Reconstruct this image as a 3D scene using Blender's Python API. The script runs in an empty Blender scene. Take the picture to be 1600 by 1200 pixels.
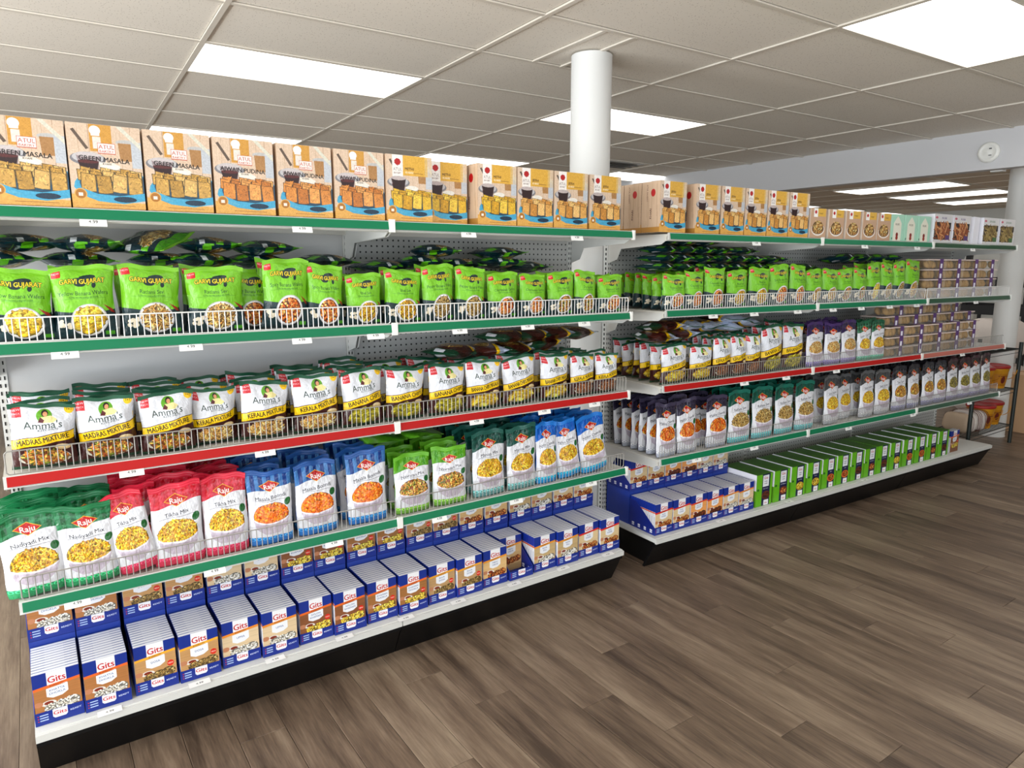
import bpy, math, random
import numpy as np
from mathutils import Matrix, Vector

sc = bpy.context.scene
COL = sc.collection
R = random.Random(7)

# ------------------------------------------------------------------ camera, world, light, exposure
cam_d = bpy.data.cameras.new('camera'); cam = bpy.data.objects.new('camera', cam_d); COL.objects.link(cam)
CX, CY, CZ, YAW, PIT, ROL, FPX = -2.3301, -2.3570, 1.5778, .6088, .1685, .0013, 1077.8
F_ = Vector((math.sin(YAW)*math.cos(PIT), math.cos(YAW)*math.cos(PIT), -math.sin(PIT)))
R_ = Vector((math.cos(YAW), -math.sin(YAW), 0)); U_ = R_.cross(F_)
R2_ = R_*math.cos(ROL)+U_*math.sin(ROL); U2_ = -R_*math.sin(ROL)+U_*math.cos(ROL)
m3 = Matrix((R2_, U2_, -F_)).transposed()
cam.matrix_world = Matrix.Translation((CX, CY, CZ)) @ m3.to_4x4()
cam_d.sensor_width = 36; cam_d.lens = 36*FPX/1600; cam_d.clip_start = .05
sc.camera = cam
sc.view_settings.view_transform = 'Standard'; sc.view_settings.look = 'None'
sc.view_settings.gamma = 1; sc.view_settings.exposure = 0.0; sc.view_settings.use_curve_mapping = False
wd = bpy.data.worlds.new('daylight'); sc.world = wd; wd.use_nodes = True
wd.node_tree.nodes['Background'].inputs[0].default_value = (.75, .87, 1, 1)
wd.node_tree.nodes['Background'].inputs[1].default_value = 1.0
LAMP = 3.2          # radiance of the ceiling panels
def area(name, loc, rot, sx, sy, power, col):
    l = bpy.data.lights.new(name, 'AREA'); l.shape = 'RECTANGLE'; l.size = sx; l.size_y = sy; l.energy = power; l.color = col
    o = bpy.data.objects.new(name, l); COL.objects.link(o); o.location = loc; o.rotation_euler = rot; return o
# daylight entering through the shop windows behind and to the side of the camera
PWR = dict(winL=3.6, winF=.5, upL=.55, upF=.25)
area('window_daylight', (-6.3, -1.2, 1.5), (0, math.radians(-90), 0), 2.0, 6.4, 100*PWR['winL'], (.86, .94, 1))
area('window_daylight', (-1.5, -6.3, 1.5), (math.radians(90), 0, 0), 8.0, 2.0, 100*PWR['winF'], (.86, .94, 1))
# added uplights inside the windows, brightening the ceiling as pavement bounce would
area('added_uplight', (-6.1, -1.2, .6), (0, math.radians(-150), 0), .6, 6.4, 500*PWR['upL'], (1, .985, .96))
area('added_uplight', (-1.5, -6.1, .6), (math.radians(160), 0, 0), 8.0, .6, 500*PWR['upF'], (1, .985, .96))

# ------------------------------------------------------------------ helpers
def link(o): COL.objects.link(o); return o
def S(c): return tuple((v/12.92 if v <= .04045 else ((v+.055)/1.055)**2.4) for v in c)
MATS = {}
def mat(name, col=(.8, .8, .8), rough=.5, metal=0, spec=.5, emit=None, es=0, alpha=1, bump=0, bscale=200, coat=0, trans=0, crumple_=False):
    if name in MATS: return MATS[name]
    m = bpy.data.materials.new(name); m.use_nodes = True; nt = m.node_tree; b = nt.nodes['Principled BSDF']
    b.inputs['Base Color'].default_value = (*S(col), 1); b.inputs['Roughness'].default_value = rough
    b.inputs['Metallic'].default_value = metal; b.inputs['Specular IOR Level'].default_value = spec
    b.inputs['Coat Weight'].default_value = coat; b.inputs['Transmission Weight'].default_value = trans
    b.inputs['Alpha'].default_value = alpha
    if emit: b.inputs['Emission Color'].default_value = (*emit, 1); b.inputs['Emission Strength'].default_value = es
    if bump:
        n = nt.nodes.new('ShaderNodeTexNoise'); n.inputs['Scale'].default_value = bscale
        tc = nt.nodes.new('ShaderNodeTexCoord'); nt.links.new(tc.outputs['Object'], n.inputs['Vector'])
        bp = nt.nodes.new('ShaderNodeBump'); bp.inputs['Strength'].default_value = bump; bp.inputs['Distance'].default_value = .01 if not crumple_ else .06
        nt.links.new(n.outputs['Fac'], bp.inputs['Height']); nt.links.new(bp.outputs['Normal'], b.inputs['Normal'])
    MATS[name] = m; return m

class MB:
    """collects faces, builds ONE mesh"""
    def __init__(s): s.v = []; s.f = []; s.m = []; s.uv = []
    def quad(s, p, mi=0, uv=None):
        k = len(s.v); s.v += [tuple(q) for q in p]; s.f.append(tuple(range(k, k+len(p)))); s.m.append(mi)
        s.uv.append(uv or [(0, 0)]*len(p))
    def box(s, x0, x1, y0, y1, z0, z1, mi=0, front=None, top=None, side=None, back=None):
        fr = mi if front is None else front; tp = mi if top is None else top; sd = mi if side is None else side; bk = mi if back is None else back
        q = [(0, 0), (1, 0), (1, 1), (0, 1)]
        s.quad([(x0, y0, z0), (x1, y0, z0), (x1, y0, z1), (x0, y0, z1)], fr, q)
        s.quad([(x1, y1, z0), (x0, y1, z0), (x0, y1, z1), (x1, y1, z1)], bk, q)
        s.quad([(x0, y1, z0), (x0, y0, z0), (x0, y0, z1), (x0, y1, z1)], sd, q)
        s.quad([(x1, y0, z0), (x1, y1, z0), (x1, y1, z1), (x1, y0, z1)], sd, q)
        s.quad([(x0, y0, z1), (x1, y0, z1), (x1, y1, z1), (x0, y1, z1)], tp, q)
        s.quad([(x0, y1, z0), (x1, y1, z0), (x1, y0, z0), (x0, y0, z0)], mi, q)
    def tube(s, a, b, r, n=6, mi=0, r2=None, cap=True):
        a = Vector(a); b = Vector(b); d = (b-a).normalized(); r2 = r if r2 is None else r2
        u = d.orthogonal().normalized(); w = d.cross(u); k = len(s.v)
        for i in range(n):
            t = 2*math.pi*i/n; e = u*math.cos(t)+w*math.sin(t); s.v.append(tuple(a+e*r)); s.v.append(tuple(b+e*r2))
        for i in range(n):
            j = (i+1) % n; s.f.append((k+2*i, k+2*j, k+2*j+1, k+2*i+1)); s.m.append(mi); s.uv.append([(i/n, 0), ((i+1)/n, 0), ((i+1)/n, 1), (i/n, 1)])
        if cap:
            s.f.append(tuple(k+2*i for i in reversed(range(n)))); s.m.append(mi); s.uv.append([(0, 0)]*n)
            s.f.append(tuple(k+2*i+1 for i in range(n))); s.m.append(mi); s.uv.append([(0, 0)]*n)
    def lathe(s, prof, n=24, mi=0, c=(0, 0)):
        k = len(s.v)
        for (r, z) in prof:
            for i in range(n):
                t = 2*math.pi*i/n; s.v.append((c[0]+r*math.cos(t), c[1]+r*math.sin(t), z))
        for p in range(len(prof)-1):
            for i in range(n):
                j = (i+1) % n; s.f.append((k+p*n+i, k+p*n+j, k+(p+1)*n+j, k+(p+1)*n+i)); s.m.append(mi)
                s.uv.append([(i/n, p/(len(prof)-1)), ((i+1)/n, p/(len(prof)-1)), ((i+1)/n, (p+1)/(len(prof)-1)), (i/n, (p+1)/(len(prof)-1))])
    def mesh(s, name, mats, smooth=False):
        me = bpy.data.meshes.new(name); me.from_pydata(s.v, [], s.f)
        for m in mats: me.materials.append(m)
        me.polygons.foreach_set('material_index', s.m)
        ul = me.uv_layers.new(name='UVMap'); ul.data.foreach_set('uv', [c for f in s.uv for q in f for c in q])
        if smooth: me.polygons.foreach_set('use_smooth', [True]*len(s.f))
        me.update(); return me
    def obj(s, name, mats, parent=None, smooth=False, kind=None):
        o = link(bpy.data.objects.new(name, s.mesh(name, mats if isinstance(mats, list) else [mats], smooth)))
        if parent is not None: o.parent = parent
        if kind: o['kind'] = kind
        return o
def put(name, me, parent=None, loc=(0, 0, 0), rot=(0, 0, 0), kind=None):
    o = bpy.data.objects.new(name, me); COL.objects.link(o); o.location = loc; o.rotation_euler = rot
    if parent is not None: o.parent = parent
    if kind: o['kind'] = kind
    return o
def empty(name, label=None, cat=None, group=None, M=None):
    o = link(bpy.data.objects.new(name, None)); o.empty_display_size = .1
    if M is not None: o.matrix_world = M
    tag(o, label, cat, group); return o
def tag(o, label=None, cat=None, group=None, kind=None):
    if label: o['label'] = label
    if cat: o['category'] = cat
    if group: o['group'] = group
    if kind: o['kind'] = kind
    return o
ORD = 'first second third fourth fifth sixth seventh eighth ninth tenth eleventh twelfth thirteenth fourteenth fifteenth sixteenth seventeenth eighteenth nineteenth twentieth'.split()

# ------------------------------------------------------------------ printed artwork, painted in numpy
_TXT = {}
def txt_tris(s, bold):
    k = (s, bold)
    if k not in _TXT:
        cu = bpy.data.curves.new('t', 'FONT'); cu.body = s; cu.size = 1; cu.resolution_u = 2; cu.offset = bold
        ob = bpy.data.objects.new('t', cu); me = bpy.data.meshes.new_from_object(ob)
        me.calc_loop_triangles()
        v = np.array([q.co[:2] for q in me.vertices]) if len(me.vertices) else np.zeros((0, 2))
        t = np.array([q.vertices[:] for q in me.loop_triangles], int) if len(me.loop_triangles) else np.zeros((0, 3), int)
        if len(v): v[:, 0] -= (v[:, 0].min()+v[:, 0].max())/2; v[:, 1] -= .35
        _TXT[k] = (v, t); bpy.data.objects.remove(ob); bpy.data.curves.remove(cu); bpy.data.meshes.remove(me)
    return _TXT[k]
class Cv:
    """canvas: x in 0..1, y in 0..H/W measured downward, colours 0..255"""
    def __init__(s, w, asp, col):
        s.w = w; s.h = int(w*asp); s.asp = asp; s.a = np.empty((s.h, s.w, 3), np.float32); s.a[:] = col
        s.rg = np.random.RandomState(len(MATS)+3)
    def win(s, x0, y0, x1, y1):
        X0 = max(0, int(x0*s.w)); X1 = min(s.w, int(x1*s.w)+2); Y0 = max(0, int(y0*s.w)); Y1 = min(s.h, int(y1*s.w)+2)
        if X1 <= X0 or Y1 <= Y0: return None
        yy, xx = np.mgrid[Y0:Y1, X0:X1]; return X0, X1, Y0, Y1, (xx+.5)/s.w, (yy+.5)/s.w
    def fill(s, W, m, col, al=1):
        a = s.a[W[2]:W[3], W[0]:W[1]]; c = np.array(col, np.float32)
        if al >= 1: a[m] = c
        else: a[m] = a[m]*(1-al)+c*al
    def rect(s, x0, y0, x1, y1, col, al=1):
        W = s.win(x0, y0, x1, y1)
        if W: s.fill(W, (W[4] >= x0) & (W[4] <= x1) & (W[5] >= y0) & (W[5] <= y1), col, al)
    def ell(s, cx, cy, rx, ry, col, ang=0, al=1):
        r = max(rx, ry); W = s.win(cx-r, cy-r, cx+r, cy+r)
        if not W: return
        c, n = math.cos(ang), math.sin(ang); dx = W[4]-cx; dy = W[5]-cy
        s.fill(W, ((dx*c+dy*n)/rx)**2+((-dx*n+dy*c)/ry)**2 <= 1, col, al)
    def poly(s, pts, col, al=1):
        xs = [p[0] for p in pts]; ys = [p[1] for p in pts]; W = s.win(min(xs), min(ys), max(xs), max(ys))
        if not W: return
        m = np.zeros(W[4].shape, bool); j = len(pts)-1
        for i in range(len(pts)):
            (xi, yi), (xj, yj) = pts[i], pts[j]
            if yi != yj: m ^= ((yi > W[5]) != (yj > W[5])) & (W[4] < (xj-xi)*(W[5]-yi)/(yj-yi)+xi)
            j = i
        s.fill(W, m, col, al)
    def text(s, t, cx, cy, size, col, ang=0, bold=.01, sx=1, outline=None, ow=.012):
        if outline is not None:
            for dx, dy in ((ow, 0), (-ow, 0), (0, ow), (0, -ow), (ow*.7, ow*.7), (-ow*.7, ow*.7)): s.text(t, cx+dx, cy+dy, size, outline, ang, bold, sx)
        if bold:
            d = bold*size*.9
            for q_ in (-d, d): s.text(t, cx+q_, cy, size, col, ang, 0, sx)
            s.text(t, cx, cy-d*.6, size, col, ang, 0, sx); s.text(t, cx, cy+d*.6, size, col, ang, 0, sx); return
        v, tr = txt_tris(t, 0)
        if not len(tr): return
        c, n = math.cos(ang), math.sin(ang); x = v[:, 0]*size*sx; y = -v[:, 1]*size
        P = np.stack([cx+x*c-y*n, cy+x*n+y*c], 1)*s.w
        for T in tr:
            p = P[T]; x0 = max(0, int(p[:, 0].min()-.5)); x1 = min(s.w, int(p[:, 0].max()+1.5)); y0 = max(0, int(p[:, 1].min()-.5)); y1 = min(s.h, int(p[:, 1].max()+1.5))
            if x1 <= x0 or y1 <= y0: continue
            X = np.arange(x0, x1)[None, :]+.5; Y = np.arange(y0, y1)[:, None]+.5; pos = neg = None
            e = [(p[(i+1) % 3, 0]-p[i, 0])*(Y-p[i, 1])-(p[(i+1) % 3, 1]-p[i, 1])*(X-p[i, 0]) for i in range(3)]
            m = ((e[0] >= 0) & (e[1] >= 0) & (e[2] >= 0)) | ((e[0] <= 0) & (e[1] <= 0) & (e[2] <= 0))
            s.a[y0:y1, x0:x1][m] = col
    def food(s, cx, cy, rx, ry, kind, n=150, heap=False, half=False, fine=1):
        g = s.rg
        pal = dict(noodle=[(226, 190, 124), (208, 166, 96), (240, 212, 156), (188, 140, 78)], ywl=[(232, 190, 60), (245, 212, 96), (214, 160, 40), (200, 150, 50)],
                   ball=[(240, 140, 40), (225, 110, 25), (250, 165, 70), (235, 125, 30)], nut=[(222, 130, 60), (200, 105, 45), (235, 160, 90), (245, 190, 120)],
                   chip=[(236, 205, 80), (246, 222, 110), (222, 185, 60), (200, 165, 50)], brown=[(165, 110, 70), (140, 85, 50), (190, 135, 90), (120, 70, 45)],
                   mix=[(214, 165, 80), (190, 120, 50), (232, 196, 110), (160, 90, 45), (120, 130, 50)], orange=[(240, 140, 50), (220, 105, 30), (250, 180, 90), (190, 80, 30)],
                   tan=[(198, 170, 110), (176, 145, 85), (220, 195, 140), (150, 118, 62)], gchip=[(190, 180, 60), (205, 196, 84), (170, 158, 48), (150, 140, 40)],
                   white=[(240, 236, 226), (226, 220, 206), (250, 248, 240), (205, 198, 184)], cube=[(238, 205, 90), (226, 188, 70), (246, 220, 120)],
                   choc=[(120, 60, 30), (90, 42, 22), (150, 80, 45)], olive=[(150, 140, 70), (128, 118, 52), (178, 166, 98)])[kind]
        s.ell(cx, cy, rx, ry, tuple(v*.6 for v in pal[1]))
        P = []
        for _ in range(n):
            a = g.uniform(0, 6.283); q = math.sqrt(g.uniform(0, 1))*.93; P.append((cy+q*ry*math.sin(a), cx+q*rx*math.cos(a)))
        P.sort()
        for y, x in P:
            if half and y > cy+ry*.35: continue
            c = np.array(pal[g.randint(len(pal))])*g.uniform(.78, 1.2); c = np.clip(c, 0, 255); an = g.uniform(0, 3.14)
            if kind in ('ball', 'nut'): a, b = rx*.11, rx*(.11 if kind == 'ball' else .085)
            elif kind in ('chip', 'gchip'): a, b = rx*.22, rx*.13
            elif kind in ('white', 'cube', 'choc'): a, b = rx*.17, rx*.12
            elif kind in ('noodle', 'tan', 'brown', 'olive'): a, b = rx*.24, rx*.045
            else: a, b = rx*.18, rx*.055
            a *= fine; b *= fine
            s.ell(x+.004, y+.009, a*1.05, b*1.1, c*.5, an); s.ell(x, y, a, b, c, an)
            s.ell(x-.2*b, y-.3*b, a*.6, b*.45, np.clip(c*1.18, 0, 255), an)
    def noise(s, amp):
        k = s.rg.rand(s.h//6+2, s.w//6+2, 1); k = np.kron(k, np.ones((6, 6, 1)))[:s.h, :s.w]; s.a += (k-.5)*amp
    def material(s, name, rough=.35, coat=0, crumple=0):
        im = bpy.data.images.new(name, s.w, s.h); px = np.ones((s.h, s.w, 4), np.float32)
        px[..., :3] = np.clip(s.a[::-1]/255, 0, 1)**1.3*.95; im.pixels.foreach_set(px.ravel()); im.pack()
        m = mat(name, rough=rough, coat=coat, bump=crumple, bscale=7 if crumple else 200, crumple_=bool(crumple))
        nt = m.node_tree; tx = nt.nodes.new('ShaderNodeTexImage'); tx.image = im; tx.extension = 'EXTEND'
        nt.links.new(tx.outputs[0], nt.nodes['Principled BSDF'].inputs['Base Color']); return m

WHT = (238, 238, 240)
def bowl(c, cx, cy, r, kind, n=110, ry=None):
    ry = ry or r
    c.ell(cx+.01, cy+.015, r*1.12, ry*1.12, (8, 40, 46)); c.ell(cx, cy, r*1.1, ry*1.1, (206, 204, 208)); c.ell(cx, cy, r*1.03, ry*1.03, (240, 240, 240))
    c.food(cx, cy, r*.93, ry*.93, kind, n)
def art_lime(name, kind, w=288):
    c = Cv(w, 1.36, (140, 203, 46)); A = 1.36
    c.poly([(0, .80), (.2, .84), (.5, .87), (.8, .85), (1, .80), (1, A), (0, A)], (14, 62, 70))
    for _ in range(60):
        x, y = c.rg.rand()*1, .9+c.rg.rand()*.4; c.ell(x, y, .05, .012, (22, 82, 90), c.rg.rand()*3, .5)
    c.ell(.5, .27, .17, .055, (12, 60, 62)); c.ell(.58, .22, .13, .045, (12, 60, 62)); c.ell(.46, .34, .09, .04, (12, 60, 62)); c.ell(.68, .37, .035, .05, (12, 60, 62))
    c.text('GARVI GUJARAT', .5, .285, .125, (250, 224, 40), 0, .02, .78, (20, 52, 40), .008)
    c.text(name, .5, .50, .105, (26, 92, 40), 0, .002, .85)
    c.text('Crisp banana and gram snack', .5, .575, .04, (40, 110, 50)); c.rect(.14, .60, .86, .605, (60, 130, 50))
    c.rect(0.03, .0, .17, .20, (206, 28, 44)); c.ell(.10, .12, .055, .055, (226, 60, 70)); c.text('NEW', .10, .12, .05, (250, 220, 220))
    for i in range(9): c.ell(.09+.16*c.rg.rand(), 1.0+.16*c.rg.rand(), .045, .035, (236, 226, 206), c.rg.rand()*3); 
    c.poly([(.80, .72), (.95, .80), (.99, .88), (.92, .86)], (170, 40, 30))
    bowl(c, .55, 1.0, .275, kind, 150); c.rect(.80, 1.22, .95, 1.29, (90, 170, 30))
    return c
def art_lime_back():
    c = Cv(256, 1.36, (14, 62, 74)); c.rect(0, 0, 1, .24, (100, 184, 34)); c.rect(0, 1.22, 1, 1.36, (20, 70, 80)); c.rect(0, .66, .12, .86, (120, 200, 40)); c.rect(.90, .8, 1, .92, (220, 224, 228)); c.rect(.9, .4, 1, .56, (120, 200, 40))
    c.ell(.5, .52, .44, .22, (200, 200, 190)); c.food(.5, .52, .41, .19, 'tan', 120); c.rect(.62, 1.05, .86, 1.3, (120, 200, 40)); c.rect(.3, 1.1, .55, 1.2, (225, 228, 230))
    for i in range(9): c.rect(.32+i*.025, 1.11, .332+i*.025, 1.18, (30, 30, 30))
    c.text('Flavours of home', .42, .9, .10, (220, 235, 230)); c.rect(.05, .99, .95, .997, (120, 190, 60)); c.text('85% MORE', .74, 1.15, .045, (20, 70, 30))
    return c
def art_white(name, kind, w=288, maroon=True):
    A = 1.3; c = Cv(w, A, (226, 228, 234))
    for i in range(14): c.rect(0, .1+i*.045, 1, .102+i*.045, (214, 217, 226))
    c.poly([(0, .82), (1, .66), (1, A), (0, A)], (82, 28, 26)); c.noise(6)
    c.poly([(0, .70), (1, .52), (1, .70), (0, .88)], (250, 214, 10)); c.poly([(0, .695), (1, .515), (1, .53), (0, .71)], (90, 30, 24))
    an = -math.atan(.18); c.text(name, .5, .695, .15, (28, 26, 24), an, .018, min(1.05, 9.5/len(name)))
    c.rect(.03, .05, .18, .26, (206, 24, 48)); c.text('NEW', .105, .12, .06, (250, 220, 224)); c.text('PACK', .105, .19, .05, (250, 220, 224))
    c.ell(.52, .22, .12, .13, (116, 178, 44)); c.poly([(.42, .34), (.46, .24), (.62, .22), (.72, .30), (.66, .36)], (236, 226, 170)); c.poly([(.42, .34), (.46, .24), (.52, .3), (.5, .35)], (110, 30, 40))
    c.ell(.53, .17, .052, .062, (34, 22, 18)); c.ell(.535, .185, .036, .045, (222, 168, 130))
    c.text("Amma's", .5, .40, .20, (52, 74, 62), -.06, 0, .95); c.text('KITCHEN', .58, .49, .06, (40, 60, 54), -.06, 0, 1.3)
    c.ell(.90, .10, .075, .08, (248, 208, 20)); c.text('1+1', .9, .1, .06, (40, 30, 20))
    c.ell(.80, .86, .13, .055, (222, 196, 150)); c.ell(.80, .84, .11, .04, (240, 222, 180))
    c.ell(.5, 1.07, .40, .17, (216, 212, 200)); c.food(.5, 1.05, .37, .155, kind, 170)
    c.rect(0, 1.24, 1, A, (20, 84, 56)); return c
def art_white_back():
    c = Cv(256, 1.3, (196, 206, 226)); c.rect(0, 0, 1, .05, (20, 84, 56)); c.poly([(0, .36), (1, .36), (1, .46), (0, .46)], (246, 208, 10)); c.rect(0, .46, 1, 1.1, (84, 34, 26))
    c.ell(.5, .76, .34, .22, (200, 160, 70)); c.food(.5, .76, .31, .2, 'tan', 80); c.rect(0, 1.1, 1, 1.3, (20, 84, 56)); c.rect(.35, 1.14, .62, 1.25, (230, 232, 238)); return c
def check(c, y1, c1, c2, n=9, mode='check', sl=0):
    c.rect(0, 0, 1, y1, c1); rows = max(1, int(y1*n))
    for i in range(n):
        if i % 2 == 0: c.rect(i/n, 0, (i+1)/n, y1, c2, .75 if mode == 'stripe' else .38)
    if mode == 'check':
        for j in range(0, rows+1, 2): c.rect(0, j/n, 1, (j+.6)/n, c2, .35)
def art_raju(name, kind, c1, c2, band, mode='check', w=288, top=.46, leaf=(40, 120, 60)):
    A = 1.62; c = Cv(w, A, (232, 233, 238)); check(c, top, c1, c2, 11, mode)
    c.poly([(0, top), (1, top-.10), (1, top+.5), (0, top+.5)], (232, 233, 238)); 
    cy = top-.13; c.poly([(.5, cy-.13), (.74, cy), (.5, cy+.13), (.26, cy)], (240, 190, 60)); c.poly([(.5, cy-.115), (.715, cy), (.5, cy+.115), (.285, cy)], (204, 22, 30))
    c.text('Raju', .5, cy+.005, .15, (255, 250, 245), -.08, .02)
    c.text(name, .5, top+.13, .115, (50, 50, 60), -.08, .006, 1.05); c.rect(.15, top+.20, .85, top+.205, (120, 120, 130))
    c.ell(.88, top+.27, .07, .09, leaf, .5)
    c.rect(0, 1.43, 1, A, band); 
    for i in range(8): c.ell(.06+i*.125, 1.47, .055, .035, tuple(min(255, v*1.3+20) for v in band)); c.ell(.06+i*.125, 1.475, .03, .02, band)
    c.food(.5, .98, .40, .27, kind, 420, fine=.72)
    c.poly([(.08, 1.03), (.2, 1.10), (.35, 1.135), (.5, 1.145), (.65, 1.135), (.8, 1.10), (.92, 1.03), (.84, 1.26), (.66, 1.38), (.34, 1.38), (.16, 1.26)], (208, 198, 210)); c.poly([(.08, 1.03), (.2, 1.10), (.35, 1.135), (.5, 1.145), (.65, 1.135), (.8, 1.10), (.92, 1.03), (.90, 1.07), (.8, 1.14), (.5, 1.185), (.2, 1.14), (.10, 1.07)], (234, 230, 236)); return c
    c.poly([(.10, 1.02), (.90, 1.02), (.80, 1.30), (.62, 1.37), (.38, 1.37), (.20, 1.30)], (196, 184, 200)); c.poly([(.10, 1.02), (.90, 1.02), (.86, 1.14), (.14, 1.14)], (222, 214, 224))

GF = dict(dosa=('DOSA', 'tan', (246, 190, 70), (176, 140, 96)), dho=('KHATTA DHOKLA', 'white', (240, 130, 60), (160, 112, 66)), upm=('UPMA', 'white', (240, 160, 60), (196, 176, 146)),
          kha=('NYLON KHAMAN', 'cube', (240, 130, 50), (130, 84, 50)), kho=('KHAMAN DHOKLA', 'cube', (240, 130, 50), (150, 106, 60)), rav=('RAVA DOSA', 'tan', (240, 180, 60), (170, 140, 100)),
          med=('MEDU VADAI', 'nut', (240, 170, 60), (196, 166, 120)), idl=('RAVA IDLI', 'white', (240, 170, 60), (178, 156, 116)), jam=('GULAB JAMUN', 'choc', (230, 80, 50), (206, 150, 90)), ric=('RICE KHEER', 'nut', (230, 60, 50), (196, 176, 140)))
def art_gits(k, w=256):
    nm, kind, stripe, bg = GF[k]; bg = tuple(min(255, v*1.12+14) for v in bg); A = 1.36; c = Cv(w, A, bg)
    for i in range(30): y = c.rg.rand()*A; c.rect(0, y, 1, y+.012, tuple(v*.93 for v in bg), .6)
    c.poly([(0, 0), (1, 0), (1, .30), (0, .38)], (24, 66, 160)); c.rect(.30, 0, .72, .40, (246, 246, 248))
    c.text('Gits', .51, .21, .25, (206, 30, 34), -.05, .02, .95)
    c.poly([(0, .38), (1, .29), (1, .36), (0, .45)], stripe); c.text('Breakfast Mix', .5, .37, .055, (110, 50, 20), -.08)
    c.poly([(.27, .44), (.73, .40), (.73, .62), (.60, .70), (.40, .72), (.27, .66)], (244, 246, 250)); 
    ws = nm.split()
    for i, t in enumerate(ws): c.text(t, .5, .545+(i-.5*(len(ws)-1))*.09, .085, (70, 100, 160), -.05, 0, 1.0)
    c.ell(.3, .84, .16, .075, (236, 232, 226)); c.ell(.3, .83, .10, .045, (150, 60, 30)); c.ell(.08, .82, .1, .07, (206, 150, 116))
    for i in range(3): c.food(.36+.22*i, .98-.03*i, .17, .13, kind, 40)
    if kind in ('cube', 'tan'): c.ell(.86, .70, .085, .085, (226, 60, 30)); c.text('NEW', .86, .70, .06, (255, 240, 230))
    c.rect(0, 1.1, 1, A, tuple(v*.9 for v in bg)); return c
def art_lip():
    c = Cv(256, .40, (24, 62, 158)); c.poly([(.36, 0), (.66, 0), (.66, .22), (.62, .27), (.40, .27), (.36, .22)], (246, 246, 250)); c.text('Gits', .51, .12, .17, (206, 30, 34), 0, .02)
    for i in range(3): c.rect(.10, .08+i*.08, .27, .115+i*.08, (190, 206, 236)); c.ell(.07, .1+i*.08, .016, .016, (220, 60, 60))
    c.text('READY', .83, .15, .075, (230, 236, 250), -.1, .02); return c
def art_tray_side():
    c = Cv(320, 1.0, (22, 54, 150))
    for i in range(4):
        x = .14+.235*i; c.rect(x-.045, .86, x+.045, .95, (240, 240, 246)); c.text('Gits', x, .905, .06, (60, 90, 170))
    return c
def art_carton_top():
    c = Cv(128, .16, (232, 234, 242)); c.rect(0, 0, 1, .022, (140, 156, 200)); c.rect(.02, .05, .98, .12, (246, 247, 250)); c.rect(0, .145, 1, .16, (176, 184, 206)); return c
def art_carton_side():
    c = Cv(48, 6, (240, 240, 244)); c.rect(0, 0, 1, 1.5, (24, 66, 170)); c.rect(0, 1.55, 1, 1.8, (230, 110, 60)); c.rect(.3, 2.4, .7, 4.4, (210, 214, 224)); return c
def puffs(c, kind, y0=.85):
    cols = dict(gm=[(214, 178, 104), (196, 160, 84), (226, 194, 128)], aj=[(224, 160, 84), (206, 140, 66), (236, 180, 110)], me=[(232, 196, 70), (218, 176, 50), (242, 210, 96)], je=[(232, 186, 112), (214, 162, 84), (244, 206, 142)])[kind]
    g = c.rg
    for (n, yy, hh, ww, x0, x1) in ((6, y0-.13, .15, .15, .22, .90), (5, y0-.09, .15, .15, .18, .86), (4, y0+.02, .26, .19, .24, .88)):
        for i in range(n):
            x = x0+(x1-x0)*i/(n-1); y = yy+(.02 if i % 2 else 0); col = np.array(cols[i % 3]); a = g.uniform(-.08, .1); h2 = hh*.5; w2 = ww*.5
            def rot(px, py): return (x+px*math.cos(a)-py*math.sin(a), y+px*math.sin(a)+py*math.cos(a))
            c.poly([rot(-w2-.012, -h2-.01), rot(w2+.012, -h2+.01), rot(w2+.006, h2+.014), rot(-w2-.006, h2+.014)], col*.55)
            c.poly([rot(-w2, -h2), rot(w2*.9, -h2+.015), rot(w2, h2), rot(0, h2+.012), rot(-w2, h2)], col)
            for q in range(22):
                dx, dy = g.uniform(-w2*.85, w2*.85), g.uniform(-h2*.9, h2*.9); c.ell(*rot(dx, dy), g.uniform(.008, .03), .006, np.clip(col*g.choice([.78, .88, 1.1, 1.16]), 0, 255), g.uniform(0, 3.1))
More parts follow.
